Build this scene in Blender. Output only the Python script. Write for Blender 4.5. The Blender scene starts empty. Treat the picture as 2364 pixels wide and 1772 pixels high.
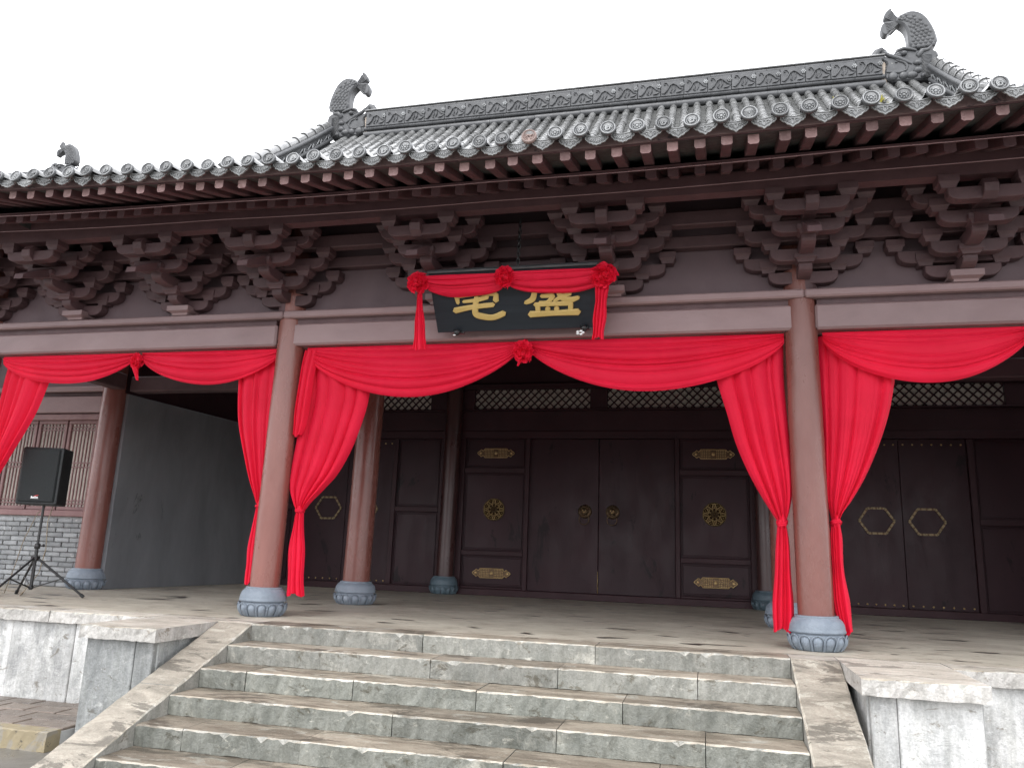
import bpy, bmesh, math, random
from math import sin, cos, pi, radians, sqrt
from mathutils import Vector, Matrix
random.seed(7)
C = bpy.context.scene.collection
SC = bpy.context.scene

# ------------------------------------------------------------------ camera
cd = bpy.data.cameras.new("camera"); cam = bpy.data.objects.new("camera", cd); C.objects.link(cam)
RR, UU, FF = (.97052, .23835, .03578), (.01608, -.21215, .97710), (-.24048, .94772, .20973)
cam.matrix_world = Matrix(((RR[0], UU[0], -FF[0], 1.8515), (RR[1], UU[1], -FF[1], -8.008), (RR[2], UU[2], -FF[2], .7798), (0, 0, 0, 1)))
cd.sensor_width = 36; cd.lens = 1804 / 2364 * 36; cd.clip_end = 2000
SC.camera = cam

# ------------------------------------------------------------------ world: rainy overcast sky
w = bpy.data.worlds.new("World"); SC.world = w; w.use_nodes = True
nt = w.node_tree; nt.nodes.clear()
out = nt.nodes.new("ShaderNodeOutputWorld"); bg = nt.nodes.new("ShaderNodeBackground")
sky = nt.nodes.new("ShaderNodeTexSky"); sky.sky_type = 'NISHITA'; sky.sun_disc = False
SUN_EL, SUN_AZ = radians(58), radians(200)
sky.sun_elevation = SUN_EL; sky.sun_rotation = SUN_AZ
mx = nt.nodes.new("ShaderNodeMixRGB"); mx.inputs[0].default_value = .93
mx.inputs[2].default_value = (11.5, 11.6, 12.0, 1)          # the cloud layer, same radiance scale as the sky texture
nt.links.new(sky.outputs[0], mx.inputs[1]); nt.links.new(mx.outputs[0], bg.inputs[0])
bg.inputs[1].default_value = .1; nt.links.new(bg.outputs[0], out.inputs[0])
sl = bpy.data.lights.new("sun", 'SUN'); sl.energy = .6; sl.angle = radians(25); sl.color = (1, .97, .93)
so = bpy.data.objects.new("sun", sl); C.objects.link(so)
so.rotation_euler = Vector((sin(SUN_AZ) * cos(SUN_EL), cos(SUN_AZ) * cos(SUN_EL), sin(SUN_EL))).to_track_quat('Z', 'Y').to_euler()
vs = SC.view_settings; vs.view_transform = 'Standard'; vs.look = 'None'; vs.gamma = 1; vs.use_curve_mapping = False
vs.exposure = 1.38
SC.render.engine = 'CYCLES'
SC.cycles.max_bounces = 8; SC.cycles.diffuse_bounces = 5; SC.cycles.glossy_bounces = 3

# ------------------------------------------------------------------ materials
def ramp(nt, fac, stops):
    r = nt.nodes.new("ShaderNodeValToRGB"); e = r.color_ramp.elements
    while len(e) < len(stops): e.new(.5)
    for i, (p, c) in enumerate(stops):
        e[i].position = p; e[i].color = (*c, 1) if len(c) == 3 else c
    nt.links.new(fac, r.inputs[0]); return r.outputs[0]
def noise(nt, vec, scale, detail=6, rough=.6, dist=0):
    n = nt.nodes.new("ShaderNodeTexNoise"); n.inputs['Scale'].default_value = scale; n.inputs['Detail'].default_value = detail
    n.inputs['Roughness'].default_value = rough; n.inputs['Distortion'].default_value = dist
    nt.links.new(vec, n.inputs['Vector']); return n.outputs['Fac']
def mapping(nt, vec, sc):
    m = nt.nodes.new("ShaderNodeMapping"); m.inputs['Scale'].default_value = sc; nt.links.new(vec, m.inputs['Vector']); return m.outputs[0]
def mix(nt, fac, a, b, mode='MIX'):
    m = nt.nodes.new("ShaderNodeMixRGB"); m.blend_type = mode
    for i, v in enumerate((fac, a, b)):
        if hasattr(v, 'is_linked') or hasattr(v, 'links'): nt.links.new(v, m.inputs[i])
        elif isinstance(v, (int, float)): m.inputs[i].default_value = v
        else: m.inputs[i].default_value = (*v, 1)
    return m.outputs[0]
def math_(nt, op, a, b=None):
    m = nt.nodes.new("ShaderNodeMath"); m.operation = op
    for i, v in enumerate((a, b)):
        if v is None: continue
        if isinstance(v, (int, float)): m.inputs[i].default_value = v
        else: nt.links.new(v, m.inputs[i])
    return m.outputs[0]
def newmat(name):
    m = bpy.data.materials.new(name); m.use_nodes = True; nt = m.node_tree
    b = nt.nodes["Principled BSDF"]; g = nt.nodes.new("ShaderNodeNewGeometry")
    return m, nt, b, g.outputs['Position'], g.outputs['Normal']
def bump(nt, b, h, strength, dist=.02):
    n = nt.nodes.new("ShaderNodeBump"); n.inputs['Strength'].default_value = strength; n.inputs['Distance'].default_value = dist
    nt.links.new(h, n.inputs['Height']); nt.links.new(n.outputs[0], b.inputs['Normal'])
def pmat(name, c1, c2, scale=3, rough=(.4, .6), bmp=.2, bscale=30, stretch=(1, 1, 1), spots=None, metal=0, jitter=.12, spec=.5, coat=0, bdist=.01):
    """mottled surface: two tones by noise, optional flaked spots (colour, scale, threshold), tone jitter per piece"""
    m, nt, b, pos, nor = newmat(name)
    v = mapping(nt, pos, stretch)
    col = ramp(nt, noise(nt, v, scale, 8, .62, .4), [(.3, c1), (.7, c2)])
    if jitter:
        oi = nt.nodes.new("ShaderNodeObjectInfo")
        hs = nt.nodes.new("ShaderNodeHueSaturation"); nt.links.new(col, hs.inputs['Color'])
        nt.links.new(math_(nt, 'ADD', math_(nt, 'MULTIPLY', oi.outputs['Random'], 2 * jitter), 1 - jitter), hs.inputs['Value'])
        col = hs.outputs[0]
    if spots:
        for sc_, s, t in spots:
            f = ramp(nt, noise(nt, v, s, 9, .7, .6), [(t, (0, 0, 0)), (min(1, t + .035), (1, 1, 1))])
            col = mix(nt, f, col, sc_)
    nt.links.new(col, b.inputs['Base Color'])
    rr = ramp(nt, noise(nt, v, scale * 2.3, 5), [(.3, (rough[0],) * 3), (.7, (rough[1],) * 3)])
    nt.links.new(rr, b.inputs['Roughness'])
    b.inputs['Metallic'].default_value = metal
    b.inputs['Specular IOR Level'].default_value = spec
    b.inputs['Coat Weight'].default_value = coat
    if bmp: bump(nt, b, noise(nt, v, bscale, 6, .65), bmp, bdist)
    return m
M = {}
M['column'] = pmat('column_paint', (.165, .058, .046), (.23, .094, .077), 2.2, (.22, .36), .35, 5, (1, 1, .35), [((.34, .24, .22), 9, .735), ((.10, .05, .045), 17, .74)], spec=.5, bdist=.03)
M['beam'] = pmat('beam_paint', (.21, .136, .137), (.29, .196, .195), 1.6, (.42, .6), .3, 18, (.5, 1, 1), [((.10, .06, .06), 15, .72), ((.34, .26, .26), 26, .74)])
M['bracket'] = pmat('bracket_paint', (.066, .034, .037), (.103, .056, .059), 3, (.5, .7), .25, 25, (1, 1, 1), [((.21, .13, .12), 11, .72)])  # purple cast carries the tint of the shaded eaves in the colour
M['board'] = pmat('board_paint', (.092, .060, .067), (.128, .084, .091), 1.5, (.5, .7), .2, 12, (1, 1, 1), [((.08, .045, .045), 9, .72)])  # purple cast of the shadow behind the brackets is in this tone too
M['rafter'] = pmat('rafter_paint', (.072, .035, .038), (.108, .054, .057), 4, (.5, .7), .25, 30)  # under-eave shadow tint mixed into the paint
M['rafter_end_lit'] = pmat('lit_rafter_end_paint', (.24, .14, .135), (.38, .25, .24), 14, (.6, .8), .5, 60, (1, 1, 1), [((.10, .05, .05), 20, .62)], jitter=.3)  # pale tone paints in the daylight on the outward end faces
M['fascia'] = pmat('fascia_paint', (.14, .09, .09), (.24, .165, .16), 5, (.5, .75), .4, 30, (.6, 1, 1), [((.06, .045, .05), 7, .6)])
M['door'] = pmat('door_paint', (.029, .0135, .0175), (.042, .0195, .0245), 1.6, (.36, .52), .15, 40, (1, 1, .45), [((.015, .008, .0105), 2.4, .60), ((.06, .038, .04), 14, .735)], jitter=.06, spec=.22)  # hue pushed to purple for the shadow tint inside the porch
M['door_frame'] = pmat('door_frame_paint', (.034, .016, .0195), (.048, .0225, .027), 2, (.42, .55), .15, 30, (1, 1, 1), jitter=.06, spec=.22)  # same purple shadow tint as the door
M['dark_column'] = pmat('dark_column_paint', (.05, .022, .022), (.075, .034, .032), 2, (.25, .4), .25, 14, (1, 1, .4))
M['wood_wing'] = pmat('wing_paint', (.17, .085, .085), (.235, .135, .13), 3, (.5, .65), .3, 30, (1, 1, .6), [((.09, .05, .05), 16, .73)])
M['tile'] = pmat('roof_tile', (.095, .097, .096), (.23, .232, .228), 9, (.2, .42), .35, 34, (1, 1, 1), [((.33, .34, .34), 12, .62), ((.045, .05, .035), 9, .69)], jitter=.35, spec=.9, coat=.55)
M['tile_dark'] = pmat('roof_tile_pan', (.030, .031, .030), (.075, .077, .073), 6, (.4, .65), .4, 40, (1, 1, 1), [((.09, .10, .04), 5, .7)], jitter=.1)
M['clay'] = pmat('ornament_clay', (.042, .044, .047), (.088, .091, .095), 6, (.33, .55), .35, 35, (1, 1, 1), [((.25, .25, .23), 14, .65), ((.11, .115, .05), 6, .67)], jitter=.1, spec=.6)
M['clay_pale'] = pmat('relief_clay', (.16, .165, .17), (.34, .35, .35), 16, (.22, .5), .3, 50, (1, 1, 1), [((.10, .10, .11), 22, .62)], jitter=.25)  # pale tone puts the highlights on rims and raised relief into the colour
M['clay_red'] = pmat('red_clay', (.19, .13, .115), (.28, .21, .19), 16, (.4, .6), .3, 50, (1, 1, 1))
M['mortar'] = pmat('lime_mortar', (.30, .24, .19), (.45, .40, .34), 14, (.7, .9), .5, 40, (1, 1, 1), [((.38, .19, .12), 10, .66)])
M['grey_wall'] = pmat('grey_plaster', (.135, .143, .155), (.215, .225, .238), 1.3, (.65, .85), .4, 7, (1, 1, .35), [((.30, .31, .32), 22, .74), ((.11, .115, .12), 3, .63)], jitter=0)
M['plinth'] = pmat('plinth_grey_paint', (.17, .205, .25), (.24, .28, .33), 5, (.4, .6), .5, 26, (1, 1, 1), [((.36, .38, .42), 9, .73)], bdist=.02)
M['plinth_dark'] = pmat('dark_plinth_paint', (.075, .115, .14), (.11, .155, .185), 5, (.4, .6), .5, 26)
M['gold'] = pmat('brass', (.50, .34, .15), (.68, .50, .24), 30, (.3, .48), .3, 120, metal=.55, jitter=0, spots=[((.12, .07, .03), 45, .6)])
M['brass_dull'] = pmat('dull_brass', (.20, .15, .08), (.32, .25, .14), 30, (.4, .6), .3, 120, metal=.3, jitter=0, spots=[((.08, .055, .03), 30, .56)])
M['brass_dark'] = pmat('aged_brass', (.075, .05, .03), (.17, .115, .065), 40, (.3, .5), .3, 120, metal=.8, jitter=0)
M['gold_paint'] = pmat('gold_leaf_paint', (.46, .32, .095), (.58, .42, .15), 9, (.4, .55), .2, 40, jitter=0)
M['plaque'] = pmat('plaque_lacquer', (.013, .017, .022), (.022, .027, .034), 3, (.4, .52), .12, 30, (.3, 1, 6), jitter=0, spec=.25)
M['black'] = pmat('black_cabinet', (.010, .012, .013), (.018, .020, .021), 20, (.45, .6), .3, 200, jitter=0)
M['grille'] = pmat('grille_cloth', (.008, .011, .012), (.014, .018, .019), 60, (.6, .8), .6, 500, jitter=0)
M['metal_black'] = pmat('black_tube', (.012, .012, .013), (.022, .022, .023), 20, (.3, .45), .1, 90, jitter=0)
M['white'] = pmat('white_print', (.75, .75, .75), (.82, .82, .82), 10, (.5, .6), 0, jitter=0)
M['red_print'] = pmat('red_print', (.6, .05, .04), (.65, .06, .05), 10, (.5, .6), 0, jitter=0)
M['steel'] = pmat('steel', (.5, .5, .5), (.7, .7, .7), 30, (.2, .35), 0, metal=.9, jitter=0)
M['paper'] = pmat('window_paper', (.46, .43, .38), (.58, .55, .49), 4, (.8, .9), .1, 60, jitter=.15)
M['brick'] = pmat('grey_brick', (.22, .23, .24), (.34, .35, .355), 9, (.75, .9), .6, 40, jitter=.2, spots=[((.48, .48, .47), 7, .62)])
M['brick_mortar'] = pmat('pale_mortar', (.36, .36, .35), (.48, .48, .47), 10, (.8, .95), .5, 50, jitter=0)
M['cable'] = pmat('cable', (.23, .19, .13), (.28, .23, .16), 10, (.5, .6), 0, jitter=0)
M['wire'] = pmat('thin_wire', (.16, .09, .09), (.2, .12, .12), 10, (.5, .6), 0, jitter=0)
M['kerb'] = pmat('kerb_yellow_paint', (.24, .20, .13), (.33, .275, .17), 6, (.6, .85), .6, 30, spots=[((.26, .235, .19), 4, .52), ((.10, .085, .065), 7, .60)])
M['paver'] = pmat('paver', (.105, .08, .064), (.185, .148, .12), 7, (.22, .45), .5, 40, jitter=.25, spots=[((.36, .34, .31), 5, .71)])
M['ground'] = pmat('wet_paving', (.10, .095, .085), (.20, .19, .175), 1.4, (.2, .5), .4, 20, jitter=0)
M['glass'] = pmat('lamp_glass', (.7, .7, .7), (.8, .8, .8), 30, (.1, .2), 0, jitter=0)
M['weed'] = pmat('yellow_weed', (.30, .27, .03), (.40, .36, .05), 30, (.6, .7), 0)

def stone_mat(name, base1, base2, pale, top1, top2, pale_t=.58, rough=(.45, .75)):
    """weathered limestone: grey-green worn faces with lime bloom, buff trodden tops, pale chipped patches"""
    m, nt, b, pos, nor = newmat(name)
    sp = nt.nodes.new("ShaderNodeSeparateXYZ"); nt.links.new(nor, sp.inputs[0])
    vert = mapping(nt, pos, (1.4, 1.4, .55))
    side = ramp(nt, noise(nt, vert, 4.5, 12, .74, .15), [(.38, base1), (.6, base2)])
    side = mix(nt, ramp(nt, noise(nt, pos, 3.0, 12, .76, .5), [(pale_t, (0, 0, 0)), (pale_t + .09, (.7,) * 3)]), side, pale)
    side = mix(nt, ramp(nt, noise(nt, mapping(nt, pos, (1, 1, 1.6)), 5.5, 12, .78, .5), [(.575, (0, 0, 0)), (.62, (.85,) * 3)]), side, (base1[0] * .62, base1[1] * .55, base1[2] * .46))
    side = mix(nt, ramp(nt, noise(nt, mapping(nt, pos, (1, 1, 1.8)), 8, 12, .8, .6), [(.60, (0, 0, 0)), (.625, (.6,) * 3)]), side, tuple(min(.8, x * 1.12) for x in pale))
    top = ramp(nt, noise(nt, mapping(nt, pos, (.5, 1.6, 1)), 4, 10, .7, .8), [(.38, top1), (.6, top2)])
    top = mix(nt, ramp(nt, noise(nt, mapping(nt, pos, (.6, 1.3, 1)), 3.4, 12, .78, .6), [(.565, (0, 0, 0)), (.60, (.85,) * 3)]), top, tuple(x * .9 for x in pale))
    top = mix(nt, ramp(nt, noise(nt, mapping(nt, pos, (.5, 1.5, 1)), 2.6, 11, .74, .6), [(.545, (0, 0, 0)), (.58, (.8,) * 3)]), top, tuple(x * .5 for x in top1))
    grain = ramp(nt, noise(nt, pos, 55, 6, .7), [(.35, (.72, .72, .72)), (.6, (1.0, 1.0, 1.0))])
    side = mix(nt, .8, side, grain, 'MULTIPLY'); top = mix(nt, .6, top, grain, 'MULTIPLY')
    drip = ramp(nt, noise(nt, mapping(nt, pos, (9, 9, .5)), 2.2, 6, .6), [(.42, (.80, .80, .78)), (.58, (1.0, 1.0, 1.0))])
    side = mix(nt, .6, side, drip, 'MULTIPLY')
    fac = ramp(nt, sp.outputs[2], [(.35, (0, 0, 0)), (.75, (1, 1, 1))])
    col = mix(nt, fac, side, top)
    oi = nt.nodes.new("ShaderNodeObjectInfo"); hs = nt.nodes.new("ShaderNodeHueSaturation"); nt.links.new(col, hs.inputs['Color'])
    nt.links.new(math_(nt, 'ADD', math_(nt, 'MULTIPLY', oi.outputs['Random'], .34), .83), hs.inputs['Value'])
    nt.links.new(hs.outputs[0], b.inputs['Base Color'])
    nt.links.new(ramp(nt, noise(nt, pos, 3, 6), [(.35, (rough[0],) * 3), (.65, (rough[1],) * 3)]), b.inputs['Roughness'])
    h = math_(nt, 'ADD', noise(nt, pos, 24, 8, .7), math_(nt, 'MULTIPLY', noise(nt, pos, 5, 10, .72, 1.5), 1.5))
    bump(nt, b, h, .55, .02)
    return m
M['step'] = stone_mat('step_stone', (.205, .208, .185), (.315, .312, .28), (.54, .52, .46), (.20, .168, .13), (.39, .34, .275), .57)
M['step_wet'] = stone_mat('rain_wet_step_stone', (.145, .152, .132), (.245, .25, .22), (.45, .435, .375), (.165, .138, .105), (.335, .29, .23), .575, (.3, .6))
M['step_edge'] = stone_mat('worn_step_edge', (.25, .25, .22), (.50, .49, .45), (.72, .70, .64), (.30, .26, .20), (.56, .52, .44), .50)
M['slab'] = stone_mat('wall_slab_stone', (.38, .385, .38), (.64, .64, .625), (.8, .8, .78), (.40, .38, .34), (.52, .50, .46), .52)
M['slab_grey'] = stone_mat('grey_slab_stone', (.22, .23, .228), (.39, .40, .39), (.62, .62, .60), (.40, .38, .34), (.52, .50, .46), .56)
M['cap'] = stone_mat('cap_stone', (.40, .385, .36), (.58, .56, .53), (.68, .66, .62), (.40, .365, .31), (.56, .52, .455), .55)
M['ramp'] = stone_mat('stringer_stone', (.22, .22, .195), (.34, .33, .30), (.50, .47, .40), (.22, .20, .165), (.37, .335, .28), .6)

def floor_mat():
    m, nt, b, pos, nor = newmat('wet_concrete_floor')
    v = mapping(nt, pos, (.55, 1, 1))
    col = ramp(nt, noise(nt, v, 1.7, 10, .68, .6), [(.33, (.345, .31, .255)), (.64, (.52, .48, .40))])
    col = mix(nt, ramp(nt, noise(nt, v, 6, 10, .74, .6), [(.545, (0, 0, 0)), (.59, (.6,) * 3)]), col, (.25, .212, .17))
    col = mix(nt, ramp(nt, noise(nt, v, 3.3, 11, .76, .5), [(.58, (0, 0, 0)), (.65, (.6,) * 3)]), col, (.53, .50, .44))
    wet = ramp(nt, noise(nt, mapping(nt, pos, (.62, 1.3, 1)), 2.6, 2.5, .45, .2), [(.645, (0, 0, 0)), (.66, (1, 1, 1))])
    col = mix(nt, wet, col, (.055, .043, .038))
    nt.links.new(col, b.inputs['Base Color'])
    nt.links.new(mix(nt, wet, ramp(nt, noise(nt, v, 4), [(.35, (.42,) * 3), (.65, (.68,) * 3)]), (.3, .3, .3)), b.inputs['Roughness'])
    bump(nt, b, noise(nt, pos, 18, 8, .7), .3, .01)
    return m
M['floor'] = floor_mat()

def fabric_mat():
    m, nt, b, pos, nor = newmat('red_cloth')
    col = ramp(nt, noise(nt, pos, 2.2, 4), [(.3, (.76, .007, .040)), (.7, (.88, .012, .056))])
    nt.links.new(col, b.inputs['Base Color']); b.inputs['Roughness'].default_value = .62
    b.inputs['Specular IOR Level'].default_value = .25
    b.inputs['Sheen Weight'].default_value = .08; b.inputs['Sheen Tint'].default_value = (1, .35, .45, 1)
    tr = nt.nodes.new("ShaderNodeBsdfTranslucent"); tr.inputs[0].default_value = (.9, .02, .05, 1)
    ms = nt.nodes.new("ShaderNodeMixShader"); ms.inputs[0].default_value = .3
    o = nt.nodes["Material Output"]
    nt.links.new(b.outputs[0], ms.inputs[1]); nt.links.new(tr.outputs[0], ms.inputs[2]); nt.links.new(ms.outputs[0], o.inputs[0])
    bump(nt, b, math_(nt, 'ADD', math_(nt, 'MULTIPLY', noise(nt, pos, 260, 2), .15), noise(nt, mapping(nt, pos, (1, 1, .45)), 11, 5, .6, .8)), .3, .012)
    return m
M['red'] = fabric_mat()

# ------------------------------------------------------------------ mesh helpers
class MB:
    def __init__(s): s.v, s.f, s.m, s.sm = [], [], [], []
    def add(s, vs, fs, mat=0, smooth=False):
        n = len(s.v); s.v += [tuple(p) for p in vs]
        for f in fs: s.f.append([i + n for i in f]); s.m.append(mat); s.sm.append(smooth)
        return s
    def box(s, x0, x1, y0, y1, z0, z1, mat=0):
        return s.add([(x, y, z) for x in (x0, x1) for y in (y0, y1) for z in (z0, z1)],
                     [(0, 1, 3, 2), (4, 6, 7, 5), (0, 4, 5, 1), (2, 3, 7, 6), (0, 2, 6, 4), (1, 5, 7, 3)], mat)
    def cbox(s, x0, x1, y0, y1, z0, z1, c=.012, mat=0):
        """box with chamfered edges"""
        xs, ys, zs = (x0, x1), (y0, y1), (z0, z1); vs = []; idx = {}
        for i in (0, 1):
            for j in (0, 1):
                for k in (0, 1):
                    a, b_, d = (c if i == 0 else -c), (c if j == 0 else -c), (c if k == 0 else -c)
                    for ax, p in enumerate(((xs[i], ys[j] + b_, zs[k] + d), (xs[i] + a, ys[j], zs[k] + d), (xs[i] + a, ys[j] + b_, zs[k]))):
                        idx[i, j, k, ax] = len(vs); vs.append(p)
        fs = []
        I = lambda i, j, k, ax: idx[i, j, k, ax]
        for i in (0, 1):
            fs.append([I(i, 0, 0, 0), I(i, 1, 0, 0), I(i, 1, 1, 0), I(i, 0, 1, 0)]); fs.append([I(0, i, 0, 1), I(1, i, 0, 1), I(1, i, 1, 1), I(0, i, 1, 1)])
            fs.append([I(0, 0, i, 2), I(1, 0, i, 2), I(1, 1, i, 2), I(0, 1, i, 2)])
            for j in (0, 1):
                fs.append([I(i, j, 0, 0), I(i, j, 1, 0), I(i, j, 1, 1), I(i, j, 0, 1)]); fs.append([I(i, 0, j, 0), I(i, 1, j, 0), I(i, 1, j, 2), I(i, 0, j, 2)])
                fs.append([I(0, i, j, 1), I(1, i, j, 1), I(1, i, j, 2), I(0, i, j, 2)])
                for k in (0, 1): fs.append([I(i, j, k, 0), I(i, j, k, 1), I(i, j, k, 2)])
        return s.add(vs, fs, mat)
    def prism(s, poly, axis, a, b, mat=0, inset=0, cap=0):
        """closed polygon of (p,q) pairs extruded along axis x|y|z from a to b; axis x: (y,z); y: (x,z); z: (x,y)"""
        n = len(poly)
        P = {'x': lambda p, q, t: (t, p, q), 'y': lambda p, q, t: (p, t, q), 'z': lambda p, q, t: (p, q, t)}[axis]
        rings = [(poly, a), (poly, b)]
        if inset:
            cx, cy = sum(p for p, q in poly) / n, sum(q for p, q in poly) / n
            ins = []
            for i in range(n):
                p0, p1, p2 = Vector(poly[i - 1]), Vector(poly[i]), Vector(poly[(i + 1) % n])
                d1, d2 = (p1 - p0).normalized(), (p2 - p1).normalized()
                nn = Vector((-(d1.y + d2.y), d1.x + d2.x))
                nn = nn.normalized() if nn.length > 1e-6 else Vector((0, 0))
                ins.append((p1 + nn * inset * s.orient(poly))[:])
            sg = 1 if b > a else -1
            rings = [(ins, a), (poly, a + sg * inset), (poly, b - sg * inset), (ins, b)]
        vs = []
        for pl, t in rings: vs += [P(p, q, t) for p, q in pl]
        fs = []
        for r in range(len(rings) - 1):
            for i in range(n): fs.append([r * n + i, r * n + (i + 1) % n, (r + 1) * n + (i + 1) % n, (r + 1) * n + i])
        fs.append(list(range(n))); fs.append([(len(rings) - 1) * n + i for i in range(n)])
        return s.add(vs, fs, mat)
    @staticmethod
    def orient(poly):
        a = sum(poly[i][0] * poly[(i + 1) % len(poly)][1] - poly[(i + 1) % len(poly)][0] * poly[i][1] for i in range(len(poly)))
        return 1 if a > 0 else -1
    def tube(s, path, r, n=8, mat=0, caps=True, smooth=True):
        path = [Vector(p) for p in path]; k = len(path); vs = []
        rs = r if isinstance(r, (list, tuple)) else [r] * k
        t0 = (path[1] - path[0]).normalized(); up = Vector((0, 0, 1)) if abs(t0.z) < .9 else Vector((1, 0, 0))
        for i in range(k):
            t = (path[min(i + 1, k - 1)] - path[max(i - 1, 0)]).normalized()
            a = t.cross(up); a = a.normalized() if a.length > 1e-6 else Vector((1, 0, 0)); b = a.cross(t)
            up = b if b.length > 1e-6 else up
            vs += [path[i] + (a * cos(2 * pi * j / n) + b * sin(2 * pi * j / n)) * rs[i] for j in range(n)]
        fs = [[i * n + j, i * n + (j + 1) % n, (i + 1) * n + (j + 1) % n, (i + 1) * n + j] for i in range(k - 1) for j in range(n)]
        s.add(vs, fs, mat, smooth)
        if caps: s.add(vs[:n], [list(range(n))[::-1]], mat); s.add(vs[-n:], [list(range(n))], mat)
        return s
    def lathe(s, prof, n=24, c=(0, 0, 0), mat=0, smooth=True, mod=None, axis='z'):
        vs = []
        for r, z in prof:
            for j in range(n):
                a = 2 * pi * j / n; rr = r * (mod(a, z) if mod else 1)
                p = (rr * cos(a), rr * sin(a), z)
                if axis == 'y': p = (p[0], p[2], p[1])
                vs.append((c[0] + p[0], c[1] + p[1], c[2] + p[2]))
        k = len(prof)
        fs = [[i * n + j, i * n + (j + 1) % n, (i + 1) * n + (j + 1) % n, (i + 1) * n + j] for i in range(k - 1) for j in range(n)]
        s.add(vs, fs, mat, smooth)
        s.add(vs[:n], [list(range(n))], mat); s.add(vs[-n:], [list(range(n))], mat)
        return s
    def ball(s, c, r, n=8, k=5, mat=0):
        rx, ry, rz = r if isinstance(r, (tuple, list)) else (r, r, r); vs = []
        for i in range(k + 1):
            p = pi * i / k
            vs += [(c[0] + rx * sin(p) * cos(2 * pi * j / n), c[1] + ry * sin(p) * sin(2 * pi * j / n), c[2] + rz * cos(p)) for j in range(n)]
        return s.add(vs, [[i * n + j, i * n + (j + 1) % n, (i + 1) * n + (j + 1) % n, (i + 1) * n + j] for i in range(k) for j in range(n)], mat, True)
    def grid(s, fn, nu, nv, mat=0, smooth=True, closed=False):
        vs = [fn(i / nu, j / nv) for j in range(nv + 1) for i in range(nu + 1)]; W = nu + 1
        return s.add(vs, [[j * W + i, j * W + i + 1, (j + 1) * W + i + 1, (j + 1) * W + i] for j in range(nv) for i in range(nu)], mat, smooth)
    def xsweep(s, x0, x1, y0, y1, zf0, zf1, n=24, mat=0):
        """bar along X whose bottom and top heights are functions of x"""
        vs = []
        for i in range(n + 1):
            x = x0 + (x1 - x0) * i / n
            vs += [(x, y0, zf0(x)), (x, y1, zf0(x)), (x, y1, zf1(x)), (x, y0, zf1(x))]
        fs = [[i * 4 + j, i * 4 + (j + 1) % 4, (i + 1) * 4 + (j + 1) % 4, (i + 1) * 4 + j] for i in range(n) for j in range(4)]
        fs += [[0, 1, 2, 3], [n * 4 + j for j in range(4)]]
        return s.add(vs, fs, mat)
    def xf(s, mtx):
        s.v = [tuple(mtx @ Vector(p)) for p in s.v]; return s
    def merge(s, o, mtx=None, mat=0):
        n = len(s.v); s.v += [tuple(mtx @ Vector(p)) if mtx else p for p in o.v]
        s.f += [[i + n for i in f] for f in o.f]; s.m += [m + mat for m in o.m]; s.sm += o.sm; return s
    def mesh(s, name, mats, weld=False):
        me = bpy.data.meshes.new(name); me.from_pydata(s.v, [], s.f)
        for m in (mats if isinstance(mats, (list, tuple)) else [mats]): me.materials.append(m)
        me.polygons.foreach_set('material_index', s.m); me.polygons.foreach_set('use_smooth', s.sm)
        bm = bmesh.new(); bm.from_mesh(me)
        if weld: bmesh.ops.remove_doubles(bm, verts=bm.verts, dist=1e-5)
        bmesh.ops.recalc_face_normals(bm, faces=bm.faces); bm.to_mesh(me); bm.free(); me.update()
        return me
def put(name, me, parent=None, loc=(0, 0, 0), rot=(0, 0, 0), scale=None):
    o = bpy.data.objects.new(name, me); C.objects.link(o); o.location = loc; o.rotation_euler = rot
    if scale: o.scale = scale
    if parent: o.parent = parent
    return o
def tag(o, label=None, cat=None, group=None, kind=None):
    for k, v in (('label', label), ('category', cat), ('group', group), ('kind', kind)):
        if v: o[k] = v
    return o
def thing(name, label, cat, loc=(0, 0, 0), rotz=0, group=None):
    return tag(put(name, None, None, loc, (0, 0, rotz)), label, cat, group)

# ================================================================== ground, terrace, stairs
g = MB(); g.add([(-400, -400, -1.06), (400, -400, -1.06), (400, 400, -1.06), (-400, 400, -1.06)], [(0, 1, 2, 3)])
tag(put('ground', g.mesh('ground', M['ground'])), kind='structure')

t = MB()
t.box(-14, 14, -.70, 14, -1.05, -.03, 1); t.box(-14, 14, -.46, 14, -.001, 0, 0)
terrace = tag(put('terrace', t.mesh('terrace', [M['floor'], M['slab_grey']])), kind='structure')

def rough_block(x0, x1, y0, y1, z0, z1, c=.012, jit=.006, seg=10, mats=(0, 1), rng=random):
    """stone with a worn pale arris: long in X, profile in YZ, front is -Y"""
    m = MB(); prof = []
    vs = []; n = max(2, int((x1 - x0) / .045)) if seg is None else seg
    for i in range(n + 1):
        x = x0 + (x1 - x0) * i / n
        chip = rng.uniform(0, 1); d = c * (.75 + (2.0 if chip > .95 else 0) + rng.uniform(-.4, .5))
        d2 = c * rng.uniform(.5, 1.3)
        j = lambda k=1: rng.uniform(-jit, jit) * k
        vs += [(x, y1, z0), (x, y0 + j(), z0 + j(.5)), (x, y0 + j(), (z0 + z1) / 2 + j()), (x, y0 + j(.6), z1 - d), (x, y0 + d2 + j(.5), z1 + j(.12)), (x, y1, z1)]
    K = 6
    for i in range(n):
        for k in range(K):
            f = [i * K + k, i * K + (k + 1) % K, (i + 1) * K + (k + 1) % K, (i + 1) * K + k]
            m.f.append(f); m.m.append(mats[1] if k == 3 else mats[0]); m.sm.append(False)
    m.v = vs; m.f += [list(range(K)), [n * K + k for k in range(K)]]; m.m += [mats[0]] * 2; m.sm += [False] * 2
    return m

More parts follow.
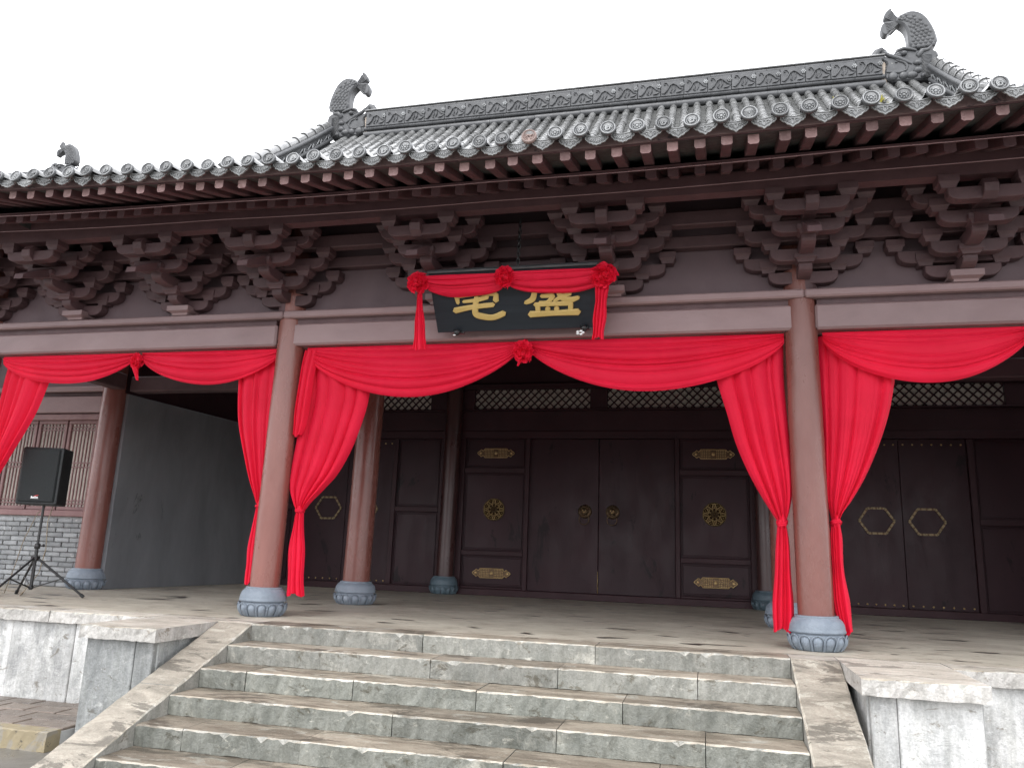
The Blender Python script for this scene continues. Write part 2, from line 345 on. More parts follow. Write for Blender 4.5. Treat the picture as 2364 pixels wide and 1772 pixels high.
# trodden edge stones of the terrace and the projecting wing walls beside the stairs
rs = random.Random(3)
def cap_run(xs, y0, y1, mat='cap', zj=.004, h=.12):
    for a, b in zip(xs[:-1], xs[1:]):
        m = rough_block(a + .004, b - .004, y0 + rs.uniform(-.008, .008), y1, -h, -.0005 - rs.uniform(0, zj), .012, .009, None, (0, 1), rs)
        put('cap_stone', m.mesh('cap_stone', [M['cap'], M['step_edge']]), terrace)
cap_run([-12.4, -10.6, -9.1, -7.7, -6.3, -4.93, -3.73], -.815, -.44)
cap_run([-3.73, -2.92], -1.715, -.44); cap_run([2.885, 3.72], -1.715, -.44)
cap_run([3.72, 5.05, 6.4, 7.8, 9.3, 11, 12.6], -.815, -.44)
cap_run([-2.92, -2.53], -.80, -.44); cap_run([2.50, 2.885], -.80, -.44)
def slab_run(xs, y, z0, z1, mat, depth=.07):
    for a, b in zip(xs[:-1], xs[1:]):
        m = MB().cbox(a + .003, b - .003, y + rs.uniform(-.006, .006), y + depth, z0, z1, .008)
        put('wall_slab', m.mesh('wall_slab', M[mat]), terrace)
slab_run([-12.5, -11, -9.4, -7.9, -6.4, -5.42, -4.62, -3.74], -.765, -1.05, -.1205, 'slab')
slab_run([3.69, 4.75, 5.9, 7, 8.2, 9.6, 11, 12.4], -.765, -1.05, -.1205, 'slab')
slab_run([-3.70, -3.18, -2.99], -1.64, -1.05, -.1205, 'slab_grey'); slab_run([2.95, 3.13, 3.68], -1.64, -1.05, -.1205, 'slab')
for s_, xa, xb, mt in ((-1, -3.72, -2.985, 'slab_grey'), (1, 2.94, 3.70, 'slab')):
    m = MB().cbox(xa, xb, -1.575, -.705, -1.05, -.121, .008); put('abutment_core', m.mesh('abutment_core', M[mt]), terrace)

stairs = thing('stone_staircase', 'worn grey stone stairs with sloping side slabs climbing to the porch floor', 'stairs', (0, 0, 0))
JOINTS = [[-.74, .87], [-1.57, -.52, .61, 1.75], [-2.07, -1.06, .016, 1.19], [-.54, .75, 1.81], [-2.1, -1.1, .45, 1.5], [-1.5, .08, 1.4], [-.8, .6, 1.9]]
for k, js in enumerate(JOINTS):
    y0 = -.81 - .385 * k; z1 = -.16 * k - (.0 if k else .0006); xs = [-2.53] + js + [2.50]
    for a, b in zip(xs[:-1], xs[1:]):
        m = rough_block(a + .003, b - .003, y0 + rs.uniform(-.007, .007), y0 + .40 if k else -.44, z1 - .1595, z1 - rs.uniform(0, .004), .013, .006, None, (0, 1), rs)
        put('step_stone', m.mesh('step_stone', [M['step' if k < 2 else 'step_wet'], M['step_edge']]), stairs)
    if k: put('step_core', MB().box(-2.52, 2.49, y0 + .402, y0 + .5, z1 - .17, z1 - .006).mesh('step_core', M['step']), stairs)
for xa, xb in ((-2.92, -2.532), (2.502, 2.885)):
    for (ya, yb) in ((-.805, -1.86), (-1.866, -3.0), (-3.006, -3.45)):
        za, zb = -.002 - (-.805 - ya) * .405, -.002 - (-.805 - yb) * .405
        n = 14; vs = []; f = []
        for i in range(n + 1):
            t_ = i / n; y = ya + (yb - ya) * t_; z = za + (zb - za) * t_
            c1, c2 = rs.uniform(.006, .018), rs.uniform(.006, .018); j = lambda: rs.uniform(-.003, .003)
            vs += [(xa, y, -1.1), (xa, y, z - c1 + j()), (xa + c1, y, z + j()), (xb - c2, y, z + j()), (xb, y, z - c2 + j()), (xb, y, -1.1)]
        m = MB(); m.v = vs
        for i in range(n):
            for q in range(6): m.f.append([i * 6 + q, i * 6 + (q + 1) % 6, (i + 1) * 6 + (q + 1) % 6, (i + 1) * 6 + q]); m.m.append(1 if q in (1, 3) else 0); m.sm.append(False)
        m.f += [list(range(6)), [n * 6 + q for q in range(6)]]; m.m += [0, 0]; m.sm += [False] * 2
        put('side_slab', m.mesh('side_slab', [M['ramp'], M['step_edge']]), stairs)

for sgn, xa, xb in ((-1, -12.5, -3.74), (1, 3.72, 12.5)):
    pv = MB().box(xa, xb, -1.74, -.77, -1.055, -.915); pave = tag(put('pavement', pv.mesh('pavement', M['brick_mortar'])), kind='structure')
    nx = int((xb - xa) / .36); pm = [MB().cbox(-.174, .174, -.115, .115, -.05, .02, .006).mesh('paver', M['paver'])]
    for r in range(4):
        for i in range(nx):
            o = put('paver', pm[0], pave, (xa + (i + .5 + (.5 if r % 2 else 0) * (1 if i < nx - 1 else 0)) * (xb - xa) / nx, -.89 - r * .24, -.915 + rs.uniform(-.004, .004)), (rs.uniform(-.01, .01), rs.uniform(-.01, .01), rs.uniform(-.015, .015)))
    kx = [xa + (xb - xa) * i / 9 for i in range(10)]
    for a, b in zip(kx[:-1], kx[1:]):
        m = rough_block(a + .004, b - .004, -1.9, -1.745, -1.06, -.895, .014, .006, None, (0, 0), rs)
        put('kerb_stone', m.mesh('kerb_stone', [M['kerb']]), pave)

# ================================================================== gate hall
hall = thing('gate_hall', 'red-brown timber gate hall with grey tiled roof and deep bracketed eaves', 'building', (0, 0, 0))
COLX = (-7.32, -2.92, 2.815, 7.1)
ROWX = {0: COLX, 2.35: (-7.345, -2.91, 2.79, 7.1), 5.86: (-7.1, -2.805, 2.785, 7.1)}
LEAN = (.012, .012, -.009, -.009)
PLATE = 3.43
def plinth_mesh(mat):
    prof = [(.0, 0), (.188, 0), (.203, .03), (.226, .075), (.231, .115), (.224, .140), (.214, .150), (.238, .157), (.243, .170), (.238, .180), (.236, .20), (.231, .23), (.219, .258), (.200, .280), (.184, .292), (.188, .297), (.186, .306), (.170, .308), (.0, .307)]
    m = MB().lathe(prof, 48)
    NP = 14
    for k in range(NP):                                   # lotus petals round the lower half, each with a raised rim
        a = 2 * pi * k / NP; hw = pi / NP * .93
        edge = lambda v: hw * min(1, (max(0, 1 - v) / .22) ** .5)
        R0 = lambda v: .190 + .050 * sin(min(1, v * 1.1 + .08) * pi * .55)
        def pet(u, v, a=a):
            aa = a + (u * 2 - 1) * edge(v) * .80; rr = R0(v) - .002 + .019 * max(0, sin(pi * u)) ** .6 * max(0, sin(pi * min(1, .1 + v * .92))) ** .6
            return (rr * cos(aa), rr * sin(aa), .008 + .126 * v)
        m.grid(pet, 6, 6)
        for s_ in (-1, 1):
            m.tube([((R0(v) + .008) * cos(a + s_ * edge(v)), (R0(v) + .008) * sin(a + s_ * edge(v)), .008 + .134 * v) for v in (0, .25, .5, .7, .85, .94, 1)], .0065, 5)
    return m.mesh('plinth', mat)
PL, PLD = plinth_mesh(M['plinth']), plinth_mesh(M['plinth_dark'])
def column_mesh(h, r, mat):
    rr = random.Random(int(h * 100)); n = 18
    return MB().lathe([(r * (1 - .06 * i / n) + rr.uniform(-.0015, .0015), .295 + (h - .295) * i / n) for i in range(n + 1)], 28).mesh('column', mat)
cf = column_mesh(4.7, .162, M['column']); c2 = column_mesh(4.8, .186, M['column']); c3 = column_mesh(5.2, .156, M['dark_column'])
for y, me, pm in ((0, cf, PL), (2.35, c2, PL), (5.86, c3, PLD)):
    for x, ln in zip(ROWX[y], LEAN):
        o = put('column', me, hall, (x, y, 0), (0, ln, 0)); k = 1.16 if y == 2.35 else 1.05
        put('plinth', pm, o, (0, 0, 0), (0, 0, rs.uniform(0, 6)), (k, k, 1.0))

# beams and plate above the front columns, one length per bay
BX = (-11.4,) + COLX + (11.4,)
for a, b in zip(BX[:-1], BX[1:]):
    me = MB().cbox(a + .10, b - .10, -.12, .12, 3.03, 3.29, .022).mesh('beam', M['beam']); put('beam', me, hall)
    put('plate_beam', MB().cbox(a + .002, b - .002, -.185, .185, 3.345, PLATE, .016).mesh('plate_beam', M['beam']), hall)
    put('gap_shade_strip', MB().box(a + .12, b - .12, -.10, .10, 3.291, 3.344).mesh('gap_shade_strip', M['bracket']), hall)  # recessed filler; dark paint stands in for the shadow under the plate
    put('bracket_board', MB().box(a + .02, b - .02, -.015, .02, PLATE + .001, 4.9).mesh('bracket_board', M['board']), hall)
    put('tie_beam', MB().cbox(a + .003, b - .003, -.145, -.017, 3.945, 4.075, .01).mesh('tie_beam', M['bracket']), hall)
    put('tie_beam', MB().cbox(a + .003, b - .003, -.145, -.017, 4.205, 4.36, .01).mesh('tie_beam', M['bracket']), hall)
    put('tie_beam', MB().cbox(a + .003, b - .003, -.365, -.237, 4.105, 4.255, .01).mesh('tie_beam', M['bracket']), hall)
for x in COLX:   # the column head shows in front of the lower beam ends
    pass

# bracket sets
def arm_poly(h, z0, z1, cut=.55):
    c = min(h * cut, (z1 - z0) * .95); pts = [(-h, z1), (-h, z0 + (z1 - z0) * .62)]
    for i in range(1, 5): a = i / 4 * pi / 2; pts.append((-h + c * (1 - cos(a)), z0 + (z1 - z0) * .62 * (1 - sin(a))))
    r = [(-p, q) for p, q in pts[::-1]]
    return pts + r
def lat_arm(h, z0, z1, y, t=.12): return MB().prism(arm_poly(h, z0, z1), 'y', y - t / 2, y + t / 2, 0, .007).mesh('bracket_arm', M['bracket'])
def blk(w_, d, h):
    vs = []; hw, hd = w_ / 2, d / 2
    prof = [(.70, 0), (.74, .14), (.84, .32), (1, .46), (1, 1)]
    for s_, z in prof: vs += [(-hw * s_, -hd * s_, z * h), (hw * s_, -hd * s_, z * h), (hw * s_, hd * s_, z * h), (-hw * s_, hd * s_, z * h)]
    fs = [[i * 4 + j, i * 4 + (j + 1) % 4, (i + 1) * 4 + (j + 1) % 4, (i + 1) * 4 + j] for i in range(4) for j in range(4)] + [[0, 1, 2, 3], [16, 17, 18, 19]]
    return MB().add(vs, fs).mesh('bearing_block', M['bracket'])
def proj_poly(y_out, z0, z1, y_in=-.02):
    h = z1 - z0; pts = [(y_in, z1), (y_out, z1), (y_out, z0 + h * .5)]
    for i in range(1, 5): a = i / 4 * pi / 2; pts.append((y_out + .17 * (1 - cos(a)), z0 + h * .5 * (1 - sin(a))))
    return pts + [(y_in, z0)]
Z0 = 0
ARMS = [lat_arm(.33, 3.50, 3.625, -.075), lat_arm(.565, 3.655, 3.785, -.078), lat_arm(.325, 3.66, 3.785, -.302), lat_arm(.565, 3.868, 3.992, -.299),
        lat_arm(.325, 3.825, 3.945, -.622), lat_arm(.53, 4.02, 4.125, -.619), lat_arm(.325, 3.915, 4.03, -.92)]
BLK, BLKC = blk(.170, .165, .118), blk(.21, .20, .088)
PROJ = [MB().prism(proj_poly(-.36, 3.536, 3.652), 'x', -.064, .064, 0, .007).mesh('projecting_arm', M['bracket']),
        MB().prism(proj_poly(-.68, 3.70, 3.82), 'x', -.066, .066, 0, .007).mesh('projecting_arm', M['bracket'])]
ANG = MB().prism([(-.15, 4.045), (-.61, 3.96), (-.83, 3.855), (-1.075, 3.715), (-1.085, 3.655), (-.63, 3.83), (-.15, 3.935)], 'x', -.062, .062, 0, .005).mesh('slanting_arm', M['bracket'])
BEAK = MB().prism([(-.35, 4.085), (-1.0, 4.085), (-1.05, 4.02), (-1.035, 3.95), (-.97, 3.905), (-.75, 3.935), (-.35, 3.955)], 'x', -.058, .058, 0, .006).mesh('beak_head', M['bracket'])
BLOCKPOS = [(s_ * .33, -.077, 3.625) for s_ in (-1, 1)] + [(s_ * .58, -.08, 3.785) for s_ in (-1, 1)] + \
    [(s_ * .315, -.301, 3.782) for s_ in (-1, 1)] + [(s_ * .555, -.30, 3.99) for s_ in (-1, 1)] + \
    [(s_ * .315, -.621, 3.942) for s_ in (-1, 1)] + [(s_ * .315, -.92, 4.027) for s_ in (-1, 1)] + [(s_ * .51, -.62, 4.122) for s_ in (-1, 1)]
SETX = [-10.3, -8.8, -7.32, -5.83, -4.31, -2.92, -1.0, .90, 2.815, 4.26, 5.68, 7.1, 8.55, 10]
capm = MB()
capm.add([(x * a, y * a - .03, z) for z, a in ((3.432, .72), (3.455, .76), (3.475, 1), (3.535, 1)) for x, y in ((-.145, -.215), (.145, -.215), (.145, .14), (-.145, .14))],
         [[i * 4 + j, i * 4 + (j + 1) % 4, (i + 1) * 4 + (j + 1) % 4, (i + 1) * 4 + j] for i in range(3) for j in range(4)] + [[0, 1, 2, 3], [12, 13, 14, 15]])
capm = capm.mesh('cap_block', M['beam'])
colb = MB().lathe([(.148, 3.432), (.148, 3.56)], 20).mesh('cap_block', M['bracket'])
for x in SETX:
    on_col = any(abs(x - c) < .01 for c in COLX)
    b_ = put('bracket_set', colb if on_col else capm, hall, (x, 0, 0))
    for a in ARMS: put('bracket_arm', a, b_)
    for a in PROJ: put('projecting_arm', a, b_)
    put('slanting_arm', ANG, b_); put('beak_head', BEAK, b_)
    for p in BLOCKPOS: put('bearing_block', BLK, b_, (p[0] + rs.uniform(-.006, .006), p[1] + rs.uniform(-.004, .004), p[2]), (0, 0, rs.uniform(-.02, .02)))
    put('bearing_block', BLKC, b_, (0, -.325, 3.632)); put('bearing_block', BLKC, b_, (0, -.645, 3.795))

# eaves: purlin, two layers of rafters, boards, fascia
XL, XR = -10.6, 10.6
cu = lambda x: .0045 * min(abs(x), 8) ** 2
lowz = lambda x, y: 4.07 + (y + 1.5) * .45 + .5 * cu(x)
flyz = lambda x, y: 4.035 + (y + 2) * .30 + cu(x)
put('eave_purlin', MB().xsweep(XL, XR, -.985, -.855, lambda x: 4.138, lambda x: 4.325 + .5 * cu(x), 30).mesh('eave_purlin', M['rafter']), hall)
put('eave_purlin', MB().xsweep(XL, XR, -.14, .12, lambda x: 4.62, lambda x: 4.66 + .5 * cu(x), 30).mesh('eave_purlin', M['rafter']), hall)
SP = .222
def bar(L, w_, h, slope, y0):
    m = MB(); vs = []
    for y in (y0, y0 + L):
        z = (y - y0) * slope
        c = .014 if y == y0 else 0
        vs += [(-w_ / 2, y, z + c), (-w_ / 2 + c, y, z), (w_ / 2 - c, y, z), (w_ / 2, y, z + c), (w_ / 2, y, z + h), (-w_ / 2, y, z + h)]
    m.add(vs, [[j, (j + 1) % 6, 6 + (j + 1) % 6, 6 + j] for j in range(6)] + [[6, 7, 8, 9, 10, 11]]); m.add(vs[:6], [list(range(6))], 1)
    return m
LOWM = bar(2.6, .092, .098, .45, 0).mesh('rafter', [M['rafter'], M['rafter']])
FLYM = bar(.58, .088, .084, .30, 0).mesh('flying_rafter', [M['rafter'], M['rafter_end_lit']])
NR = 46
for i in range(-NR, NR + 1):
    x = i * SP + .06 + rs.uniform(-.018, .018)
    put('rafter', LOWM, hall, (x, -1.5 + rs.uniform(-.02, .02), lowz(x, -1.5)))
    x = i * SP + .05 + rs.uniform(-.02, .02)
    put('flying_rafter', FLYM, hall, (x, -2.0 + rs.uniform(-.02, .015), flyz(x, -2.0)), (0, 0, rs.uniform(-.03, .03)))
def board(zf, y0, y1, th, n=30):
    m = MB(); vs = []
    for i in range(n + 1):
        x = XL + (XR - XL) * i / n
        vs += [(x, y0, zf(x, y0)), (x, y1, zf(x, y1)), (x, y1, zf(x, y1) + th), (x, y0, zf(x, y0) + th)]
    return m.add(vs, [[i * 4 + j, i * 4 + (j + 1) % 4, (i + 1) * 4 + (j + 1) % 4, (i + 1) * 4 + j] for i in range(n) for j in range(4)] + [[0, 1, 2, 3], [n * 4 + j for j in range(4)]])
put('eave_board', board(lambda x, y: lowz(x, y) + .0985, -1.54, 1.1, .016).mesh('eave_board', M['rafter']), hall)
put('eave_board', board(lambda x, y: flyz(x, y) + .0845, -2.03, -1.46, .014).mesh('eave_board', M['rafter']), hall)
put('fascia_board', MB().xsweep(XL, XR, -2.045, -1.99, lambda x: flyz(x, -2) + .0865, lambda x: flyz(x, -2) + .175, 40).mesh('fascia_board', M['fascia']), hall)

# ------------------------------------------------------------------ roof
PR = [(-2.16, 4.19), (-1.5, 4.335), (-.5, 4.71), (1, 5.46), (2.5, 6.45), (4, 7.62), (5, 8.48), (6, 9.38)]
def prof(y):
    for (a, za), (b, zb) in zip(PR[:-1], PR[1:]):
        if y <= b or b == 6: return za + (zb - za) * (y - a) / (b - a)
# smooth: quadratic through chords is close enough at this spacing
fine = [(-2.16 + 8.16 * i / 80) for i in range(81)]
def sprof(y): return sum(prof(max(-2.16, min(6, y + d))) for d in (-.5, -.25, 0, .25, .5)) / 5 if -1.6 < y < 5.4 else prof(y)
def rz(x, y): return sprof(y) + cu(x) * max(0, min(1, (3 - y) / 5))
def ymax(x): return 5.98 if abs(x) < 5.75 else max(-1.4, 3.1 - (abs(x) - 5.75) * 1.0)
dk = MB(); ys = [-2.02, -1.5, -.8, 0, 1, 2, 3, 4, 5, 6.02]
xs_ = [-10.4, -9, -8, -7, -5.9, -4, -2, 0, 2, 4, 5.9, 7, 8, 9, 10.4]
for th in (.085, .11):
    W = len(xs_); vs = [(x, min(y, ymax(x) if abs(x) > 5.9 else 9), rz(x, min(y, ymax(x) if abs(x) > 5.9 else 9)) - th) for y in ys for x in xs_]
    dk.add(vs, [[j * W + i, j * W + i + 1, (j + 1) * W + i + 1, (j + 1) * W + i] for j in range(len(ys) - 1) for i in range(W - 1)])
dk.add([(x, y, rz(x, 12 - y) - .09) for y in (6.02, 8, 10, 12, 14.1) for x in (-5.9, 5.9)], [[i * 2, i * 2 + 1, i * 2 + 3, i * 2 + 2] for i in range(4)])
dk.add([(-5.88, -1.4, 4.3), (-5.88, 6, 9.3), (-5.88, 13, 4.3)], [(0, 1, 2)]); dk.add([(5.88, -1.4, 4.3), (5.88, 6, 9.3), (5.88, 13, 4.3)], [(0, 1, 2)])
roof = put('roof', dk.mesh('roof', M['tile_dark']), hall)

def barrel(L=.315, r=.066, n=8):
    m = MB(); vs = []
    st = [(0, r * 1.10), (.012, r * 1.13), (.05, r * 1.08), (L, r * .97)]
    for y, q in st: vs += [(q * cos(pi * j / n), y, q * sin(pi * j / n) * 1.05 - .004) for j in range(n + 1)]
    K = n + 1
    m.add(vs, [[i * K + j, i * K + j + 1, (i + 1) * K + j + 1, (i + 1) * K + j] for i in range(3) for j in range(n)], 0, True)
    m.add(vs[:K], [list(range(K))])
    return m
BT = barrel().mesh('barrel_tile', M['tile']); BTm = barrel()
def tile_rows(x):
    rows = []; y = -1.86; L = .30
    while y < ymax(x) - .16:
        z = rz(x, y); z2 = rz(x, y + .2); a = math.atan2(z2 - z, .2); rows.append((y, z - .012, a)); y += L * cos(a)
    return rows
cands = []
CX, CY, CZ = 1.8515, -8.008, .7798
cols = [i * SP for i in range(-45, 46)]
for x in cols:
    for y, z, a in tile_rows(x):
        tt = (-2.16 - CY) / (y - CY); xe = CX + (x - CX) * tt
        vis = (z + .07 - CZ) > (rz(xe, -2.16) + .04 - CZ) / tt and -9.5 < x < 7.5
        cands.append((0 if vis else 1, (x - CX) ** 2 + (y - CY) ** 2, x, y, z, a))
cands.sort()
rest = MB()
for k, (v_, d_, x, y, z, a) in enumerate(cands):
    jx, ja = rs.uniform(-.007, .007), rs.uniform(-.02, .02)
    if k < 299: put('barrel_tile', BT, roof, (x + jx, y, z), (a + ja * .6, 0, ja))
    else: rest.merge(BTm, Matrix.Translation((x + jx, y, z)) @ Matrix.Rotation(a, 4, 'X'))
tag(put('barrel_tiling', rest.mesh('barrel_tiling', M['tile']), roof), kind='stuff')
# pan tiles between the barrels: overlapping curved tiles, many hundreds
pan = MB()
def pan_piece(x, y, z, a):
    n = 4; vs = []
    for yy, lift in ((0, .016), (.15, .0)):
        for j in range(n + 1):
            u = j / n * 2 - 1
            vs.append((x + u * .085, y + yy * cos(a), z + yy * sin(a) - .052 + .03 * u * u + lift))
    for j in range(n + 1):
        u = j / n * 2 - 1; vs.append((x + u * .085, y, z - .066 + .03 * u * u))
    pan.add(vs, [[j, j + 1, n + 2 + j, n + 1 + j] for j in range(n)] + [[j, j + 1, 2 * n + 3 + j, 2 * n + 2 + j] for j in range(n)])
for i in range(-45, 45):
    x = (i + .5) * SP; y = -1.95
    while y < ymax(x) - .1:
        z = rz(x, y); a = math.atan2(rz(x, y + .2) - z, .2); pan_piece(x, y, z, a); y += .135 * cos(a)
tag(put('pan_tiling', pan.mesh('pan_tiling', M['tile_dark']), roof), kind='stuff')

# eave end tiles: round discs and drip tiles
def disc_tile(kind):
    m = MB()
    m.lathe([(.0, -.004), (.060, -.004), (.063, -.018), (.080, -.018), (.083, -.010), (.083, .012), (.066, .02)], 24, (0, 0, 0), 2, True, None, 'y')
    m.tube([(.073 * cos(i * pi / 12), -.0185, .073 * sin(i * pi / 12)) for i in range(25)], .0058, 5, 1, False)  # raised rim in the pale clay, a painted highlight against the dark field
    m.tube([(.051 * cos(i * pi / 10), -.006, .051 * sin(i * pi / 10)) for i in range(21)], .0038, 5, 1, False) if kind != 2 else None
    if kind == 0:                       # rosette with eight studs
        m.ball((0, -.008, 0), (.015, .012, .015), 8, 4, 1)
        for k in range(8):
            a = k * pi / 4; m.ball((.031 * cos(a), -.006, .031 * sin(a)), (.0105, .01, .0105), 6, 4, 1)
    elif kind == 1:                     # coiled beast
        m.tube([(.036 * (1 - i / 26) * cos(i * .55), -.007, .036 * (1 - i / 26) * sin(i * .55)) for i in range(20)], .0075, 5, 1)
        for a in (.6, 2.4, 4.1): m.ball((.03 * cos(a), -.006, .03 * sin(a)), (.014, .01, .01), 6, 4, 1)
    elif kind == 2:                     # rayed flower
        m.ball((0, -.008, 0), (.011, .01, .011), 8, 4, 1)
        for k in range(18):
            a = k * 2 * pi / 18; m.tube([(.016 * cos(a), -.006, .016 * sin(a)), (.056 * cos(a), -.006, .056 * sin(a))], [.003, .006], 4, 1)
    else:                               # running figure
        m.tube([(-.034, -.007, -.01), (-.012, -.009, .014), (.010, -.009, .004), (.032, -.007, .022)], [.006, .012, .011, .006], 6, 1)
        m.tube([(-.01, -.007, .01), (-.02, -.007, -.03)], .006, 5, 1); m.tube([(.012, -.007, .0), (.026, -.007, -.03)], .006, 5, 1)
    m.xf(Matrix.Rotation(-.30, 4, 'X') @ Matrix.Scale(.80, 4))
    m.merge(barrel(.30, .060).xf(Matrix.Translation((0, .004, -.002))))
    return m
DISC = [disc_tile(k).mesh('eave_disc_tile', [M['tile'], M['clay_pale'], M['clay']]) for k in range(4)]
DISCR = disc_tile(3).mesh('eave_disc_tile', [M['tile'], M['clay_red'], M['clay_red']])
def drip_tile(kind):
    m = MB(); n = 12; hw = .098; out = []
    top = [(-hw + 2 * hw * i / n, -.030 + .034 * (2 * i / n - 1) ** 2 - .012) for i in range(n + 1)]
    if kind == 0: bot = [(hw, -.040), (hw * .98, -.062), (hw * .78, -.088), (hw * .62, -.093), (hw * .42, -.120), (hw * .22, -.126), (0, -.150)]
    else: bot = [(hw, -.040), (hw * 1.0, -.066), (hw * .80, -.084), (hw * .74, -.103), (hw * .46, -.110), (hw * .34, -.126), (hw * .1, -.128), (0, -.138)]
    bot = bot + [(-a, b) for a, b in bot[-2::-1]]
    poly = top + bot
    m.prism(poly, 'y', -.008, .010, 0)
    rim = [(a, -.009, b) for a, b in bot]; m.tube(rim, .0062, 5, 1); m.tube([(a, -.009, b + .001) for a, b in top], .006, 5, 1)
    inn = [(a * .78, -.009, -.05 + (b + .05) * .74) for a, b in bot]; m.tube(inn, .004, 4, 1)
    if kind == 0:
        for s_ in (-1, 1):
            m.tube([(0, -.009, -.118), (s_ * .018, -.011, -.094), (s_ * .012, -.011, -.072), (s_ * .032, -.010, -.062), (s_ * .052, -.009, -.075)], [.004, .007, .006, .007, .004], 5, 1)
            m.ball((s_ * .034, -.009, -.085), (.010, .008, .009), 6, 4, 1)
        m.ball((0, -.010, -.062), (.010, .009, .008), 6, 4, 1)
    else:
        for k in range(-3, 4): m.tube([(k * .012, -.009, -.055), (k * .022, -.011, -.10 + abs(k) * .006)], [.004, .008], 5, 1)
    def p_(u, v): s_ = u * 2 - 1; return (s_ * hw, -.004 + v * .26, -.042 + .034 * s_ * s_ + v * .03)
    m.grid(p_, 8, 2, 0)
    m.grid(lambda u, v: (lambda q: (q[0], q[1], q[2] - .014))(p_(u, v)), 8, 2, 0)
    return m.xf(Matrix.Diagonal((.95, 1, .74, 1)))
DRIP = [drip_tile(k).mesh('drip_tile', [M['tile'], M['clay_pale']]) for k in (0, 1)]
for x in cols:
    jx = rs.uniform(-.012, .012); kind = rs.choice([0, 0, 1, 3] if x < .3 else [0, 0, 1, 1, 2])
    me = DISCR if abs(x - .47) < .1 else DISC[kind]
    put('eave_disc_tile', me, roof, (x + jx, -2.165 + rs.uniform(-.02, .012), rz(x, -2.16) + .01 + rs.uniform(-.006, .006)), (.12 + rs.uniform(-.06, .06), rs.uniform(-.12, .12), rs.uniform(-.06, .06)))
    xx = x + SP / 2 + rs.uniform(-.008, .008); kd = 0 if (xx > 1.3 or rs.random() < .2) else 1
    put('drip_tile', DRIP[kd], roof, (xx, -2.125 + rs.uniform(-.015, .01), rz(xx, -2.16) + .008 + rs.uniform(-.005, .005)), (.14 + rs.uniform(-.06, .06), rs.uniform(-.05, .05), rs.uniform(-.05, .05)))
for x, y, lab in ((3.663, 5.0, 'yellow weed tuft between the roof tiles, farthest of three from the right dragon'), (4.107, 5.0, 'yellow weed tuft between the roof tiles, middle one of three'), (4.773, 4.85, 'yellow weed tuft between the roof tiles, nearest of three to the right dragon')):
    m = MB(); r2 = random.Random(int(x * 10))
    for k in range(26):
        a, h = r2.uniform(0, 6.28), r2.uniform(.06, .17); d = r2.uniform(.02, .08)
        m.tube([(0, 0, 0), (d * .4 * cos(a), d * .4 * sin(a), h * .6), (d * cos(a), d * sin(a), h)], [.007, .009, .003], 4)
    tag(put('weed_tuft', m.mesh('weed_tuft', M['weed']), None, (x, y, rz(x, y) - .03)), lab, 'weed', 'weeds on the roof tiles')

# main ridge
ridge = put('main_ridge', MB().box(-5.1, 5.1, 5.88, 6.12, 9.2, 9.80).mesh('main_ridge', M['clay']), hall)
def rail(z, r, name, seg):
    n = int(10.2 / seg)
    for i in range(n):
        a = -5.1 + 10.2 * i / n; b = a + 10.2 / n - .006
        m = MB().lathe([(r, 0), (r * 1.0, b - a)], 10).xf(Matrix.Rotation(pi / 2, 4, 'Y')).mesh(name, M['clay'])
        put(name, m, ridge, (a, 5.86, z + rs.uniform(-.004, .004)))
rail(9.80, .048, 'ridge_rail', .5); rail(9.44, .045, 'ridge_rail', .5); rail(9.30, .07, 'ridge_rail', .9)
put('ridge_coping', MB().cbox(-5.12, 5.12, 5.80, 6.2, 9.845, 9.875, .008).mesh('ridge_coping', M['tile']), ridge)
def vine_panel(L=.44):
    m = MB().cbox(0, L - .006, -.06, .03, -.16, .16, .008)
    y = -.062
    m.tube([(.02, y, -.10), (.07, y - .012, -.11), (.12, y - .015, -.05), (.17, y - .015, .05), (.24, y - .015, .085), (.31, y - .012, .04), (.36, y - .01, -.02), (.43, y, -.05)], [.008, .013, .014, .014, .013, .013, .011, .008], 5)
    m.tube([(.16, y - .006, .04), (.12, y - .012, .115), (.07, y - .012, .12), (.065, y - .010, .08), (.09, y - .010, .075)], [.008, .011, .011, .011, .008], 5)
    m.tube([(.20, y - .006, .06), (.21, y - .012, -.02), (.18, y - .012, -.09), (.22, y - .01, -.11)], [.007, .012, .013, .006], 5)
    m.tube([(.27, y - .006, .06), (.27, y - .012, -.03), (.24, y - .012, -.10)], [.007, .015, .006], 5)
    m.tube([(.42, y - .006, -.06), (.36, y - .012, -.10), (.29, y - .012, -.11)], [.006, .016, .006], 5)
    for k in range(6):
        a = k * pi / 3; m.ball((.405 + .030 * cos(a), y - .008, .055 + .030 * sin(a)), (.020, .018, .020), 6, 4, 1)
    m.ball((.405, y - .018, .055), (.017, .016, .017), 6, 4, 1)
    return m
VP = vine_panel().mesh('ridge_panel', [M['clay'], M['clay_pale']])
nU = 23
for i in range(nU): put('ridge_panel', VP, ridge, (-5.06 + i * .44, 5.86, 9.62 + rs.uniform(-.004, .004)))
for s_ in (-1, 1): put('mortar_joint', MB().cbox(-.05, .05, -.13, .13, -.26, .20, .02).mesh('mortar_joint', M['mortar']), ridge, (s_ * 5.085, 6, 9.6))

